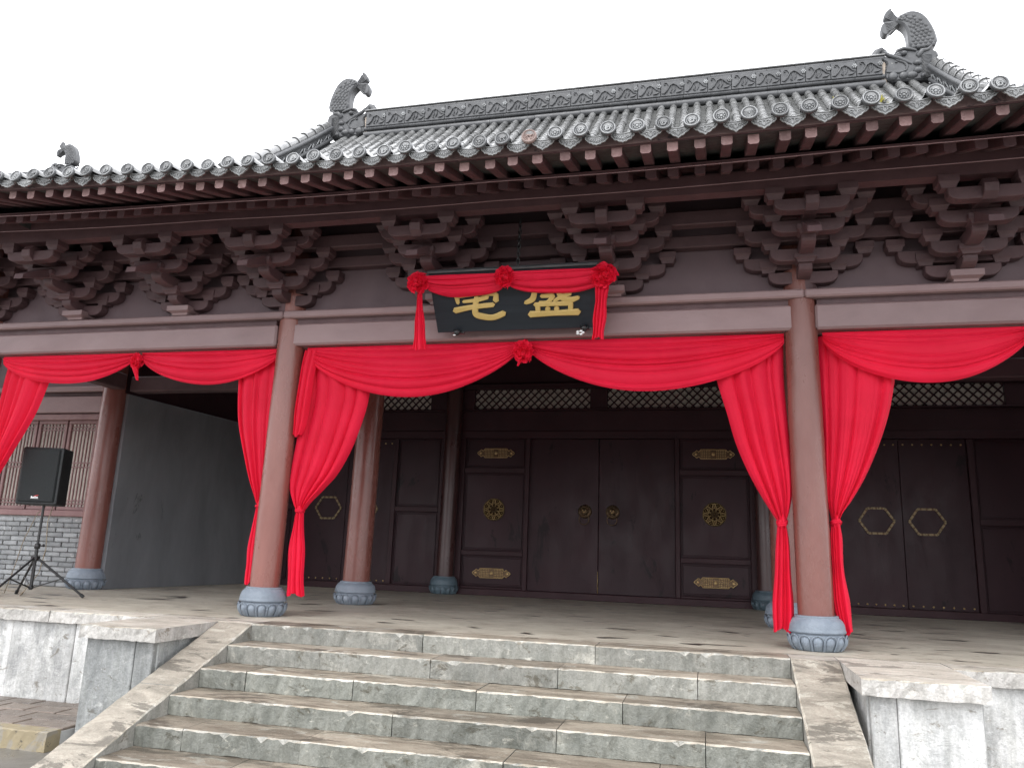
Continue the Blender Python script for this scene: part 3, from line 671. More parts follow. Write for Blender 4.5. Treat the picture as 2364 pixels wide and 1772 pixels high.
# ridge dragons
def loc_pts(px): return [((x - 450) * .00143, 10.81 - (y - 60) * .00153 - 9.24) for x, y in px]
def loc_r(px): return [((1125 - x) * .00132, 10.87 - (y - 140) * .00172 - 9.24) for x, y in px]
BODY = loc_r([(1125, 640), (1110, 520), (1080, 430), (1024, 325), (975, 268), (915, 228), (820, 204), (730, 222), (655, 258), (610, 300), (650, 340), (712, 385), (742, 440), (752, 510), (752, 640), (900, 690)])
TAIL1 = loc_r([(700, 262), (640, 252), (604, 222), (584, 180), (572, 128), (566, 128), (520, 156), (480, 200), (470, 246), (520, 272), (570, 290), (640, 318)])
TAIL2 = loc_r([(690, 290), (620, 284), (545, 288), (490, 290), (440, 322), (420, 372), (428, 422), (456, 454), (496, 456), (530, 424), (575, 384), (635, 352), (700, 345)])
HEAD = loc_pts([(455, 705), (560, 640), (700, 660), (830, 615), (920, 640), (975, 690), (1010, 720), (1085, 690), (1190, 720), (1130, 745), (1060, 785), (1100, 850), (1105, 1030), (700, 1045), (540, 1045), (500, 880)])
def smooth_poly(p, k=2):
    for _ in range(k): p = [q for i in range(len(p)) for q in ((p[i][0] * .75 + p[(i + 1) % len(p)][0] * .25, p[i][1] * .75 + p[(i + 1) % len(p)][1] * .25), (p[i][0] * .25 + p[(i + 1) % len(p)][0] * .75, p[i][1] * .25 + p[(i + 1) % len(p)][1] * .75))]
    return p
BODY, TAIL1, TAIL2, HEAD = smooth_poly(BODY), smooth_poly(TAIL1, 1), smooth_poly(TAIL2, 2), smooth_poly(HEAD, 1)
def dragon_parts():
    d = {}
    d['dragon_body'] = MB().prism(BODY, 'y', -.13, .13, 0, .035)
    scs = {-1: MB(), 1: MB()}
    P2 = loc_r([(935, 650), (932, 560), (912, 470), (872, 385), (805, 308), (735, 284), (668, 296)])
    wid = [.225, .215, .20, .165, .12, .085, .05]
    for side in (-1, 1):
        nr = 16
        for r in range(nr):
            t = r / (nr - 1) * 5.99; i = int(t); f = t - i
            c = Vector(P2[i]) * (1 - f) + Vector(P2[i + 1]) * f; d_ = (Vector(P2[i + 1]) - Vector(P2[i])).normalized(); nn = Vector((d_.y, -d_.x))
            ww = wid[i] * (1 - f) + wid[i + 1] * f; k = max(2, int(ww * 2 / .078))
            for j in range(k):
                o_ = (j + .5 + (.5 if r % 2 else 0)) / k * 2 - 1
                if o_ > .95: continue
                q = c + nn * ww * o_ * .92
                ca = math.atan2(d_.y, d_.x)
                e = MB().ball((0, 0, 0), (.047, .016, .037), 8, 4).xf(Matrix.Translation((q.x, side * .128, q.y)) @ Matrix.Rotation(-ca, 4, 'Y') @ Matrix.Rotation(.25 * side, 4, 'Z'))
                scs[side].merge(e)
    d['scales'] = scs[-1]; d['rear_scales'] = scs[1]
    tf = MB().prism(TAIL1, 'y', -.075, .075, 0, .02).prism(TAIL2, 'y', -.085, .085, 0, .02)
    for side in (-1, 1):
        for k in range(6):
            f = k / 5
            for (b0, b1, t0, t1, q) in (((645, 262), (620, 292), (578, 175), (505, 250), .073), ((615, 300), (645, 340), (480, 318), (500, 415), .083)):
                p = [(b0[0] + (b1[0] - b0[0]) * f, b0[1] + (b1[1] - b0[1]) * f), None, (t0[0] + (t1[0] - t0[0]) * f, t0[1] + (t1[1] - t0[1]) * f)]
                p[1] = ((p[0][0] + p[2][0]) / 2, (p[0][1] + p[2][1]) / 2 + 14)
                tf.tube([(a_, side * (q + .002), b_) for a_, b_ in loc_r(p)], [.007, .013, .010], 5)
    d['tail_fin'] = tf
    hd = MB().prism(HEAD, 'y', -.155, .155, 0, .03)
    J = lambda pts, y: [(a, y, b) for a, b in loc_pts(pts)]
    for s_ in (-1, 1):
        y = s_ * .155
        hd.tube(J([(780, 830), (850, 790), (930, 740), (1040, 690), (1100, 640)], y), [.02, .04, .045, .04, .035], 7)     # upper lip
        hd.tube(J([(850, 900), (835, 850), (870, 800), (960, 760)], y), [.02, .03, .03, .02], 6)                            # mouth corner
        hd.tube(J([(850, 905), (940, 930), (1080, 905)], y), [.02, .022, .02], 6)
        for (cx, cy, rx, ry) in ((715, 825, .075, .055), (720, 920, .075, .065), (790, 975, .10, .07), (890, 975, .08, .075), (1010, 970, .085, .085), (660, 1000, .05, .05)):
            (a, b), = loc_pts([(cx, cy)]); hd.ball((a, y, b), (rx, .05, ry), 10, 6)
        (a, b), = loc_pts([(865, 690)]); hd.ball((a, y + s_ * .02, b), (.055, .05, .045), 10, 6)
        hd.tube(J([(720, 665), (790, 640), (870, 622), (940, 645), (975, 690), (900, 715)], y + s_ * .015), [.02, .03, .032, .03, .025, .015], 7)  # brow
        hd.tube(J([(535, 610), (580, 660), (650, 670), (700, 730), (690, 755)], y), [.015, .03, .045, .05, .02], 7)          # ear
        (a, b), = loc_pts([(960, 790)]); hd.ball((a, y, b), (.03, .03, .018), 6, 4)
    d['dragon_head'] = hd
    sn = MB(); sn.tube(J([(960, 770), (1050, 715), (1130, 660), (1190, 640), (1205, 700)], 0), [.09, .085, .08, .075, .05], 9)
    sn.tube(J([(1195, 700), (1190, 630), (1150, 565), (1100, 545), (1070, 575), (1090, 605)], 0), [.085, .08, .07, .06, .055, .04], 9)
    d['snout_curl'] = sn
    for s_ in (-1, 1):
        mn = MB()
        for k in range(17):
            yy = 735 + k * 18
            mn.tube(J([(545 + k * .6, yy + 8), (590, yy - 5), (640 - k * .3, yy - 2), (672, yy + 14)], s_ * .157), [.006, .015, .015, .008], 5)
        d['mane' if s_ < 0 else 'rear_mane'] = mn
    return {k: v.mesh(k, M['clay']) for k, v in d.items()}
DG = dragon_parts()
def place_dragon(parent, x, y, z, flip, s_=1.0, top=None):
    root = put('ridge_dragon', DG['dragon_body'], parent, (x, y, z), (0, 0, pi if flip else 0), (s_, s_, s_))
    for k in ('dragon_head', 'scales', 'tail_fin', 'snout_curl', 'mane', 'rear_scales', 'rear_mane'):
        o = put(k.replace('rear_', ''), DG[k], root)
        if 'scales' in k or 'mane' in k: o['kind'] = 'stuff'
    return root
place_dragon(hall, -6.03, 6, 9.24, False); place_dragon(hall, 6.03, 6, 9.24, True)

# verge ridges running down from the dragons
def verge(sx):
    X = sx * 5.92
    st = []; y = 5.75
    while y > 2.3: st.append(y); y -= .30
    me0 = MB()
    for a, b in zip(st[:-1], st[1:]):
        me0.add([(dx, yy, rz(5.9, yy) + dz) for yy in (a, b) for dx, dz in ((-.1, -.1), (.1, -.1), (.1, .40), (-.1, .40))],
                [[0, 1, 5, 4], [1, 2, 6, 5], [2, 3, 7, 6], [3, 0, 4, 7]])
    vr = put('verge_ridge', me0.mesh('verge_ridge', M['clay']), hall, (X, 0, 0))
    for (dz, r, dx) in ((.07, .045, .11), (.33, .045, .11)):
        for s2 in (-1, 1):
            put('verge_rail', MB().tube([(s2 * dx, yy, rz(5.9, yy) + dz) for yy in st], r, 8).mesh('verge_rail', M['clay']), vr)
    for i, (a, b) in enumerate(zip(st[:-1], st[1:])):
        za, zb = rz(5.9, a), rz(5.9, b); ang = math.atan2(za - zb, a - b)
        put('verge_tile', barrel(.36, .10).mesh('verge_tile', M['tile']) if i == 0 else bpy.data.meshes['verge_tile'], vr, (0, b, zb + .40), (ang + rs.uniform(-.02, .02), 0, 0))
        for s2 in (-1, 1):
            z_ = MB(); xx = s2 * .105
            z_.tube([(xx, b + .02, zb + .14), (xx * 1.15, b + .10, zb + .30), (xx * 1.15, b + .14, zb + .22), (xx * 1.15, b + .18, zb + .36), (xx, b + .29, zb + .36)], [.010, .018, .013, .016, .010], 5)
            z_.ball((xx, b + .22, zb + .30), (.02, .03, .03), 6, 4)
            put('verge_relief', z_.mesh('verge_relief', M['clay_pale']), vr)
        if sx > 0 and i < 11:
            put('wire_hook', MB().tube([(-.06, b, zb + .48), (-.09, b - .04, zb + .56), (-.05, b - .10, zb + .61), (.03, b - .14, zb + .62)], .005, 4).mesh('wire_hook', M['metal_black']), vr)
    # hip ridge carrying on towards the corner
    put('hip_ridge', MB().tube([(0 + sx * (t * 3.4), 2.35 - t * 3.4, rz(5.9 + t * 3.4, 2.35 - t * 3.4) + .12) for t in (0, .2, .4, .6, .8, 1)], .13, 10).mesh('hip_ridge', M['clay']), vr)
verge(-1); verge(1)

# thin wires strung under the rafters
for y, dz, lab in ((-1.78, -.02, 'thin dark wire strung under the flying rafters nearest the eave edge'), (-1.42, -.06, 'thin dark wire strung under the inner row of rafters')):
    pts = [(-9 + 18 * i / 36, y, lowz(-9 + .5 * i, -1.5) + (.0 if y > -1.5 else -.03) + dz - .012 * abs(sin(i * pi / 6))) for i in range(37)]
    tag(put('wire', MB().tube(pts, .005, 5).mesh('wire', M['wire'])), lab, 'wire')

# ================================================================== door wall (Y = 6)
DW = 6.0
def sub(name, m, mat, parent=hall, loc=(0, 0, 0)): return put(name, m.mesh(name, mat), parent, loc)
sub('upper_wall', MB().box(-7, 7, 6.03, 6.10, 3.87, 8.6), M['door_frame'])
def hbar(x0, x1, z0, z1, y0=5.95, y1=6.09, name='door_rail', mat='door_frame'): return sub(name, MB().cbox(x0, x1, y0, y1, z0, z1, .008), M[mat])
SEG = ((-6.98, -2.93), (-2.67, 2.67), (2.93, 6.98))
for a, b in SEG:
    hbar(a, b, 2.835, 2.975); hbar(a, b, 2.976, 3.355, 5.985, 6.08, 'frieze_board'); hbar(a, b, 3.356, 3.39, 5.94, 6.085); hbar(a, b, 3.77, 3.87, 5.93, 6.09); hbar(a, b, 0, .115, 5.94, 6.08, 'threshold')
def panel(x0, x1, z0, z1):
    m = MB().box(x0, x1, 6.02, 6.05, z0, z1)
    for ins, y in ((.0, 6.0), (.028, 6.008)):
        a, b, c_, d_ = x0 + ins, x1 - ins, z0 + ins, z1 - ins; t_ = .016
        m.cbox(a, b, y, 6.025, c_, c_ + t_, .005).cbox(a, b, y, 6.025, d_ - t_, d_, .005).cbox(a, a + t_, y, 6.025, c_ + t_, d_ - t_, .005).cbox(b - t_, b, y, 6.025, c_ + t_, d_ - t_, .005)
    return sub('door_panel', m, M['door'])
def frame(x0, x1, z0, z1, name='door_stile'): return sub(name, MB().cbox(x0, x1, 5.965, 6.075, z0, z1, .007), M['door_frame'])
def plate_orn(parent, x, z, bright, w_=.36, h=.085):
    P_ = [(0, h), (.25 * w_ * 2.4 * .98, h), (.29 * w_ * 2.4, h * .8), (.72 * w_, h * .45), (.76 * w_, h * .55), (.80 * w_, h * .62), (.85 * w_, h * .45), (.93 * w_, h * .28), (w_, 0)]
    P_ = [(0, h), (.60 * w_, h), (.66 * w_, h * .62), (.70 * w_, h * .50), (.745 * w_, h * .66), (.80 * w_, h * .82), (.86 * w_, h * .50), (.95 * w_, h * .28), (w_, 0)]
    right = P_ + [(a, -b) for a, b in P_[::-1][1:]]
    poly = right + [(-a, b) for a, b in right[::-1][1:-1]]
    m = MB().prism(poly, 'y', 6.0, 6.021, 1)
    m.tube([(a * .985, 5.998, b * .97) for a, b in poly + poly[:1]], .0065, 5, 0)
    m.lathe([(.0, 5.986), (.022, 5.988), (.03, 6.0)], 12, (0, 0, 0), 0, True, None, 'y')
    for i in range(-7, 8):
        for j in (-2, -1, 0, 1, 2):
            if abs(i) > 1: m.ball((i * w_ * .082, 5.999, j * h * .36), (.0105, .006, .010), 5, 3, 0)
    for s_ in (-1, 1): m.ball((s_ * w_ * .82, 5.998, 0), (.025, .008, .022), 8, 4, 0)
    return put('brass_plate', m.mesh('brass_plate', [M['gold'], M['brass_dark']]), parent, (x, 0, z))
def medallion(parent, x, z, R=.205):
    m = MB()
    m.lathe([(R * .95, 6.02), (R * .95, 5.998), (R * .985, 5.992), (R, 5.998), (R, 6.02)], 40, (0, 0, 0), 1, True, None, 'y')
    for k in range(8):
        a = k * pi / 4 + pi / 8; ca, sa = cos(a), sin(a)
        for s_ in (-1, 1):
            pts = [(R * .50, 0), (R * .66, .03 * s_), (R * .84, .050 * s_), (R * .93, .010 * s_)]
            m.tube([(r * ca - q * sa, 6.006, r * sa + q * ca) for r, q in pts], [.003, .0075, .0065, .003], 5, 0)
        r = R * .78; m.ball((r * ca, 6.0, r * sa), (.008, .006, .008), 6, 4, 0)
        a2 = k * pi / 4; m.ball((R * .86 * cos(a2), 6.003, R * .86 * sin(a2)), (.012, .007, .012), 6, 4, 0)
        m.tube([(R * .55 * cos(a2), 6.006, R * .55 * sin(a2)), (R * .74 * cos(a2), 6.006, R * .74 * sin(a2))], .0035, 4, 0)
    m.tube([(R * .50 * (1 + .10 * cos(8 * t)) * cos(t), 6.006, R * .50 * (1 + .10 * cos(8 * t)) * sin(t)) for t in [i * 2 * pi / 48 for i in range(49)]], .0042, 5, 0)
    for k in range(8):
        a = k * pi / 4; m.ball((R * .23 * cos(a), 6.004, R * .23 * sin(a)), (.022, .012, .022), 6, 4, 1); m.ball((R * .36 * cos(a + .4), 6.004, R * .36 * sin(a + .4)), (.010, .008, .010), 6, 4, 0)
    m.ball((0, 6.0, 0), (.018, .014, .018), 8, 4, 1)
    return put('medallion', m.mesh('medallion', [M['gold'], M['brass_dark']]), parent, (x, 0, z))
# centre bay: side panels with brass, double door with lion knockers
for s_ in (-1, 1):
    frame(*sorted((s_ * 1.305, s_ * 1.385)), .116, 2.834); frame(*sorted((s_ * 2.545, s_ * 2.665)), .116, 2.834)
    xa, xb = sorted((s_ * 1.387, s_ * 2.543))
    for z0, z1 in ((.116, .155), (.70, .79), (2.19, 2.29)): hbar(xa, xb, z0, z1, 5.967, 6.073)
    p1, p2, p3 = panel(xa, xb, 2.291, 2.833), panel(xa, xb, .791, 2.189), panel(xa, xb, .156, .699)
    cx = s_ * 1.962
    plate_orn(p1, cx, 2.565, 0); medallion(p2, cx, 1.53); plate_orn(p3, cx, .39, 1)
    leaf = sub('door_leaf', MB().cbox(*sorted((s_ * .004 - .035, s_ * 1.302 - (.035 if s_ < 0 else 0.0) + (0 if s_ < 0 else 0))), 6.028, 6.07, .117, 2.832, .006), M['door'])
    k = MB(); kx = -.28 if s_ < 0 else .215
    k.lathe([(.0, 6.0), (.09, 6.0), (.118, 6.012), (.125, 6.03)], 28, (0, 0, 0), 1, True, None, 'y')
    for i in range(20): a = i * 2 * pi / 20; k.ball((.108 * cos(a), 6.006, .108 * sin(a)), (.012, .008, .012), 5, 3, 1)
    k.ball((0, 5.98, .0), (.072, .05, .075), 12, 7, 1)
    for i in range(11): a = -.5 + i * (pi + 1) / 10; k.ball((.068 * cos(a), 5.975, .012 + .066 * sin(a)), (.022, .025, .022), 6, 4, 1)
    for e in (-1, 1): k.ball((e * .028, 5.935, .016), (.013, .012, .011), 6, 4, 0); k.tube([(e * .008, 5.932, .03), (e * .03, 5.932, .04), (e * .05, 5.945, .028)], .008, 5, 1)
    k.ball((0, 5.922, -.016), (.019, .02, .015), 6, 4, 0); k.ball((0, 5.93, -.048), (.036, .02, .014), 8, 4, 1)
    k.tube([(.088 * cos(a), 5.925, -.145 + .088 * sin(a)) for a in [i * 2 * pi / 28 for i in range(29)]], .0085, 6, 1, False)
    put('lion_knocker', k.mesh('lion_knocker', [M['gold'], M['brass_dark']]), leaf, (kx, 0, 1.53))
sub('door_seam_strip', MB().cbox(-.042, -.035, 6.012, 6.03, .125, .50, .003), M['gold'])  # thin gold-toned upright strip where the door leaves meet
# side bays
def hexagon(parent, x, z, R=.268):
    m = MB(); pts = [(R * cos(k * pi / 3), R * .87 * sin(k * pi / 3)) for k in range(6)]
    for k in range(6):
        a, b = Vector(pts[k]), Vector(pts[(k + 1) % 6]); n_ = 9
        d_ = (b - a).normalized(); nn = Vector((-d_.y, d_.x)) * .019
        for i in range(n_):
            p, q = a + (b - a) * (i / n_), a + (b - a) * ((i + 1) / n_)
            wid = .0175 if i % 2 == 0 else .0165; nn = Vector((-d_.y, d_.x)) * wid
            m.prism([(p + nn)[:], (q + nn)[:], (q - nn)[:], (p - nn)[:]], 'y', 6.008 if i % 3 != 1 else 6.010, 6.03, 0 if i % 3 != 1 else 1)
    return put('hexagon_trim', m.mesh('hexagon_trim', [M['brass_dull'], M['brass_dark']]), parent, (x, 0, z))
STUD = MB().lathe([(.0, -.016), (.010, -.013), (.0155, -.004), (.0155, .002)], 10, (0, 0, 0), 0, True, None, 'y').mesh('stud', M['gold'])
for s_ in (-1, 1):
    frame(*sorted((s_ * 2.935, s_ * 3.03)), .116, 2.834); frame(*sorted((s_ * 3.895, s_ * 3.985)), .116, 2.834); frame(*sorted((s_ * 5.945, s_ * 6.04)), .116, 2.834); frame(*sorted((s_ * 6.88, s_ * 6.975)), .116, 2.834)
    for a, b in ((3.032, 3.893), (6.042, 6.878)):
        xa, xb = sorted((s_ * a, s_ * b)); hbar(xa, xb, 1.45, 1.55, 5.967, 6.073)
        panel(xa, xb, 1.551, 2.833); panel(xa, xb, .117, 1.449)
    for a, b, hx in ((3.987, 4.962 - .035, 4.535), (4.968 - .035, 5.943, 5.29)):
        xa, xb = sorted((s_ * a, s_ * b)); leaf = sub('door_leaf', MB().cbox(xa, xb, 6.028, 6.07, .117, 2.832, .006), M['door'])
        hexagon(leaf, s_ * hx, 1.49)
        for i in range(7):
            xx = xa + .07 + (xb - xa - .14) * i / 6
            for z in (.165, 2.745): put('stud', STUD, leaf, (xx, 6.03, z))
# lattice transoms
def lattice(x0, x1, z0, z1):
    fr = MB().box(x0, x1, 6.045, 6.055, z0, z1, 1)
    L = x1 - x0; H = z1 - z0; p = .148; n = int(L / p) + 4; t_ = .021
    for d_ in (-1, 1):
        for i in range(-4, n + 2):
            xs0 = x0 + i * p; a, b = (xs0, z0), (xs0 + H, z1)
            if d_ < 0: a, b = (xs0, z1), (xs0 + H, z0)
            # clip to the opening
            (ax, az), (bx, bz) = a, b
            if bx <= x0 or ax >= x1: continue
            if ax < x0: az = az + (bz - az) * (x0 - ax) / (bx - ax); ax = x0
            if bx > x1: bz = az + (bz - az) * (x1 - ax) / (bx - ax); bx = x1
            if bx - ax < .02: continue
            q = t_ * .7
            fr.prism([(ax, az + q), (ax, az - q), (bx, bz - q), (bx, bz + q)], 'y', 6.005 + (.006 if d_ < 0 else 0), 6.042, 0)
    o = put('lattice', fr.mesh('lattice', [M['door_frame'], M['paper']]), hall)
for a, b in ((-2.41, -.21), (.11, 2.31)): lattice(a, b, 3.391, 3.769)
for a, b in ((-2.665, -2.412), (-.208, .108), (2.312, 2.665)): hbar(a, b, 3.391, 3.769, 5.97, 6.07, 'transom_post')
for s_ in (-1, 1):
    for a, b in ((3.29, 4.62), (4.75, 6.57)): lattice(*sorted((s_ * a, s_ * b)), 3.391, 3.769)
    for a, b in ((2.935, 3.288), (4.622, 4.748), (6.572, 6.975)): hbar(*sorted((s_ * a, s_ * b)), 3.391, 3.769, 5.97, 6.07, 'transom_post')
# end walls of the porch and inner beams
for s_ in (-1, 1):
    if s_ < 0: sub('plaster_wall', MB().prism([(-7.085, 2.40), (-6.80, 6.02), (-7.3, 6.02), (-7.4, 2.40)], 'z', 0, 3.02, 0, .01), M['grey_wall'])
    else: sub('plaster_wall', MB().cbox(7.03, 7.25, 2.40, 6.02, 0, 3.02, .012), M['grey_wall'])
    sub('gable_board', MB().box(*sorted((s_ * 7.12, s_ * 7.2)), 2.36, 6.1, 3.03, 6.6), M['door_frame'])
    xa, xb = sorted((s_ * 2.94, s_ * 6.96)); sub('inner_beam', MB().cbox(xa, xb, 2.24, 2.46, 3.03, 3.27, .015), M['bracket' if s_ < 0 else 'door_frame'])  # right beam takes darker paint to imitate the shade of that bay
    sub('inner_beam', MB().cbox(s_ * 7.1 - .11, s_ * 7.1 + .11, .16, 2.2, 3.05, 3.30, .015), M['bracket'])
    sub('inner_beam', MB().cbox(s_ * 2.8 - .10, s_ * 2.8 + .10, .17, 5.8, 3.95, 4.25, .015), M['bracket'])
    sub('end_wall', MB().box(*sorted((s_ * 7.0, s_ * 7.12)), 6.0, 12, 0, 6), M['grey_wall'])
sub('rear_wall', MB().box(-7, 7, 12, 12.1, 0, 5), M['grey_wall'])

# ================================================================== wing on the left
wing = thing('side_wing', 'low wing with grey brick base and lattice windows left of the porch', 'building', (-10, 2.4, 0))
WO = Vector((-10, 2.4, 0))
def wput(name, m, mat): return put(name, m.xf(Matrix.Translation(-WO)).mesh(name, mat), wing)
bw = wput('brick_wall', MB().box(-13.5, -7.36, 2.435, 2.75, 0, 1.07), M['brick_mortar'])
bm_ = [MB().cbox(-.133, .133, -.055, .05, -.031, .031, .007).mesh('brick', M['brick']), MB().cbox(-.065, .065, -.055, .05, -.031, .031, .007).mesh('brick', M['brick'])]
nb = 0
for r in range(14):
    x = -7.38; first = r % 2
    while x > -10.4:
        L = .13 if first else .266; first = False
        if nb < 298: put('brick', bm_[0 if L > .2 else 1], bw, (x - L / 2 + 10, .035 + rs.uniform(-.006, .007), .042 + r * .0745), (rs.uniform(-.02, .02), rs.uniform(-.012, .012), rs.uniform(-.02, .02))); nb += 1
        x -= L + .014
xs2 = []; 
m = MB()
for r in range(14):
    x = -10.42 - (.14 if r % 2 else 0)
    while x > -13.4: m.cbox(x - .266, x, 2.38, 2.45, .042 + r * .0745 - .031, .042 + r * .0745 + .031, .007); x -= .28
tag(wput('brick_course', m, M['brick']), kind='stuff')
wput('sill_beam', MB().cbox(-13.5, -7.37, 2.36, 2.56, 1.072, 1.165, .01), M['wood_wing'])
wput('head_beam', MB().cbox(-13.5, -7.37, 2.35, 2.58, 2.60, 2.70, .01), M['wood_wing'])
wput('wall_beam', MB().cbox(-13.5, -7.36, 2.33, 2.58, 2.715, 2.985, .012), M['beam'])
wput('wall_beam', MB().cbox(-13.5, -7.36, 2.37, 2.58, 2.99, 3.05, .008), M['bracket'])
wput('wall_beam', MB().cbox(-13.5, -7.36, 2.30, 2.58, 3.055, 3.14, .01), M['beam'])
wput('upper_board', MB().box(-13.5, -7.36, 2.42, 2.5, 3.145, 4.0), M['board'])
wput('wing_roof', MB().box(-13.6, -8.9, 1.7, 5.2, 4.0, 4.25), M['tile_dark'])
wput('wing_back', MB().box(-13.5, -7.36, 2.76, 2.85, 0, 4), M['door_frame'])
wput('window_post', MB().cbox(-7.585, -7.37, 2.375, 2.55, 1.166, 2.599, .01), M['wood_wing'])
def sash(x0, x1):
    z0, z1 = 1.168, 2.598
    f = MB(); t_ = .055
    f.cbox(x0, x1, 2.40, 2.46, z0, z0 + t_, .006).cbox(x0, x1, 2.40, 2.46, z1 - t_, z1, .006).cbox(x0, x0 + t_, 2.40, 2.46, z0 + t_, z1 - t_, .006).cbox(x1 - t_, x1, 2.40, 2.46, z0 + t_, z1 - t_, .006)
    s_ = wput('window', f, M['wood_wing'])
    a, b = x0 + t_, x1 - t_; lo, hi = z0 + t_, z1 - t_
    mm = MB(); nv = 7
    for i in range(1, nv): xx = a + (b - a) * i / nv; mm.box(xx - .0085, xx + .0085, 2.420, 2.438, lo, hi)
    for zz in (lo + .05, lo + .10, (lo + hi) / 2 - .035, (lo + hi) / 2 + .035, hi - .10, hi - .05): mm.box(a, b, 2.417, 2.4395, zz - .009, zz + .009)
    o = put('window_bars', mm.xf(Matrix.Translation(-WO)).mesh('window_bars', M['wood_wing']), s_)
    put('window_paper', MB().box(a - .002, b + .002, 2.4405, 2.452, lo, hi).xf(Matrix.Translation(-WO)).mesh('window_paper', M['paper']), s_)
x = -7.59
while x > -13: sash(x - .56, x); x -= .585

# ================================================================== hall far behind, only its ridge end shows
rear = thing('rear_hall', 'distant tiled hall whose ridge end pokes above the left eave', 'building', (-20, 9, 0))
def rput(name, m, mat): return put(name, m.xf(Matrix.Translation((20, -9, 0))).mesh(name, mat), rear)
rput('rear_wall', MB().box(-25, -15.6, 7, 11, -1.05, 8.4), M['board'])
rput('rear_roof', MB().prism([(6, 8.2), (8.8, 10.6), (9.2, 10.6), (12, 8.2), (12, 8.35), (9.2, 10.75), (8.8, 10.75), (6, 8.35)], 'x', -26, -15.3), M['tile'])
rput('rear_ridge', MB().cbox(-26, -16.2, 8.88, 9.12, 10.75, 11.1, .02), M['clay'])
place_dragon(rear, 4.40, 0, 10.62, True, .82)

# ================================================================== plaque over the gate
PB, PT = Vector((-.075, -.28, 3.07)), Vector((-.075, -.68, 3.60))
VV = (PT - PB).normalized(); PN = Vector((1, 0, 0)).cross(VV)
PM = Matrix(((1, -PN.x, VV.x, PB.x), (0, -PN.y, VV.y, PB.y), (0, -PN.z, VV.z, PB.z), (0, 0, 0, 1)))   # local x right, y into board, z up the board
pq = tag(put('name_plaque', MB().cbox(-.885, .895, 0, .045, 0, .665, .006).mesh('name_plaque', M['plaque'])), 'black lacquered name plaque with two gold characters leaning over the gate', 'plaque')
pq.matrix_world = PM
m = MB()
m.cbox(-.895, .905, -.012, .05, .667, .69, .004)
put('plaque_edge', m.mesh('plaque_edge', M['clay']), pq)
def stroke(pts, lift, n=7):
    P_ = [Vector((u + .075, v)) for u, v, w_ in pts]; W = [max(w_ * 1.28, .03) for u, v, w_ in pts]
    # smooth resample
    R_ = []; 
    for i in range(len(P_) - 1):
        p0, p1, p2, p3 = P_[max(i - 1, 0)], P_[i], P_[i + 1], P_[min(i + 2, len(P_) - 1)]
        for k in range(n):
            t = k / n
            q = .5 * ((2 * p1) + (p2 - p0) * t + (2 * p0 - 5 * p1 + 4 * p2 - p3) * t * t + (3 * p1 - p0 - 3 * p2 + p3) * t ** 3)
            R_.append((q, W[i] * (1 - t) + W[i + 1] * t))
    R_.append((P_[-1], W[-1]))
    Lf, Rt = [], []
    for i, (q, w_) in enumerate(R_):
        d_ = (R_[min(i + 1, len(R_) - 1)][0] - R_[max(i - 1, 0)][0]); d_ = d_.normalized() if d_.length else Vector((1, 0)); nn = Vector((-d_.y, d_.x)) * w_ / 2
        Lf.append((q + nn)[:]); Rt.append((q - nn)[:])
        if i == 0: a0, d0 = q - d_ * w_ * .4, d_
        if i == len(R_) - 1: a1 = q + d_ * w_ * .4
    poly = Lf + [a1[:]] + Rt[::-1] + [a0[:]]
    m = MB(); K = len(poly); cen = [q for q, _ in R_]
    yb, yt = -.0005, -.016 - lift
    ins = []
    for i, p in enumerate(poly): ins.append(p)
    vs = [(p[0], yb, p[1]) for p in poly] + [(p[0], yt + .005, p[1]) for p in poly]
    top = []
    for i, (q, w_) in enumerate(R_):
        top.append((q + (Vector(Lf[i]) - q) * .72, q + (Vector(Rt[i]) - q) * .72))
    t0, t1 = a0 + (R_[0][0] - a0) * .3, a1 + (R_[-1][0] - a1) * .3
    tp = [a[:] for a, b in top] + [t1[:]] + [b[:] for a, b in top[::-1]] + [t0[:]]
    vs += [(p[0], yt, p[1]) for p in tp]
    fs = [[i, (i + 1) % K, K + (i + 1) % K, K + i] for i in range(K)] + [[K + i, K + (i + 1) % K, 2 * K + (i + 1) % K, 2 * K + i] for i in range(K)]
    nn = len(R_)
    for i in range(nn - 1): fs.append([2 * K + i, 2 * K + i + 1, 2 * K + (K - 2 - i - 1), 2 * K + (K - 2 - i)])
    fs.append([2 * K + nn - 1, 2 * K + nn, 2 * K + nn + 1]); fs.append([2 * K + 0, 2 * K + K - 1, 2 * K + K - 2])
    return m.add(vs, fs)
ZHAI = [[(-.663, .408, .036), (-.45, .425, .036), (-.257, .418, .043)], [(-.251, .415, .036), (-.263, .341, .05)], [(-.682, .396, .043), (-.678, .328, .026)], [(-.45, .501, .048), (-.452, .437, .024)],
        [(-.617, .345, .021), (-.47, .356, .033), (-.351, .387, .043)], [(-.463, .386, .043), (-.493, .283, .048), (-.498, .204, .052), (-.431, .173, .052), (-.316, .158, .048), (-.193, .199, .048)], [(-.722, .25, .05), (-.532, .281, .04), (-.296, .298, .038)]]
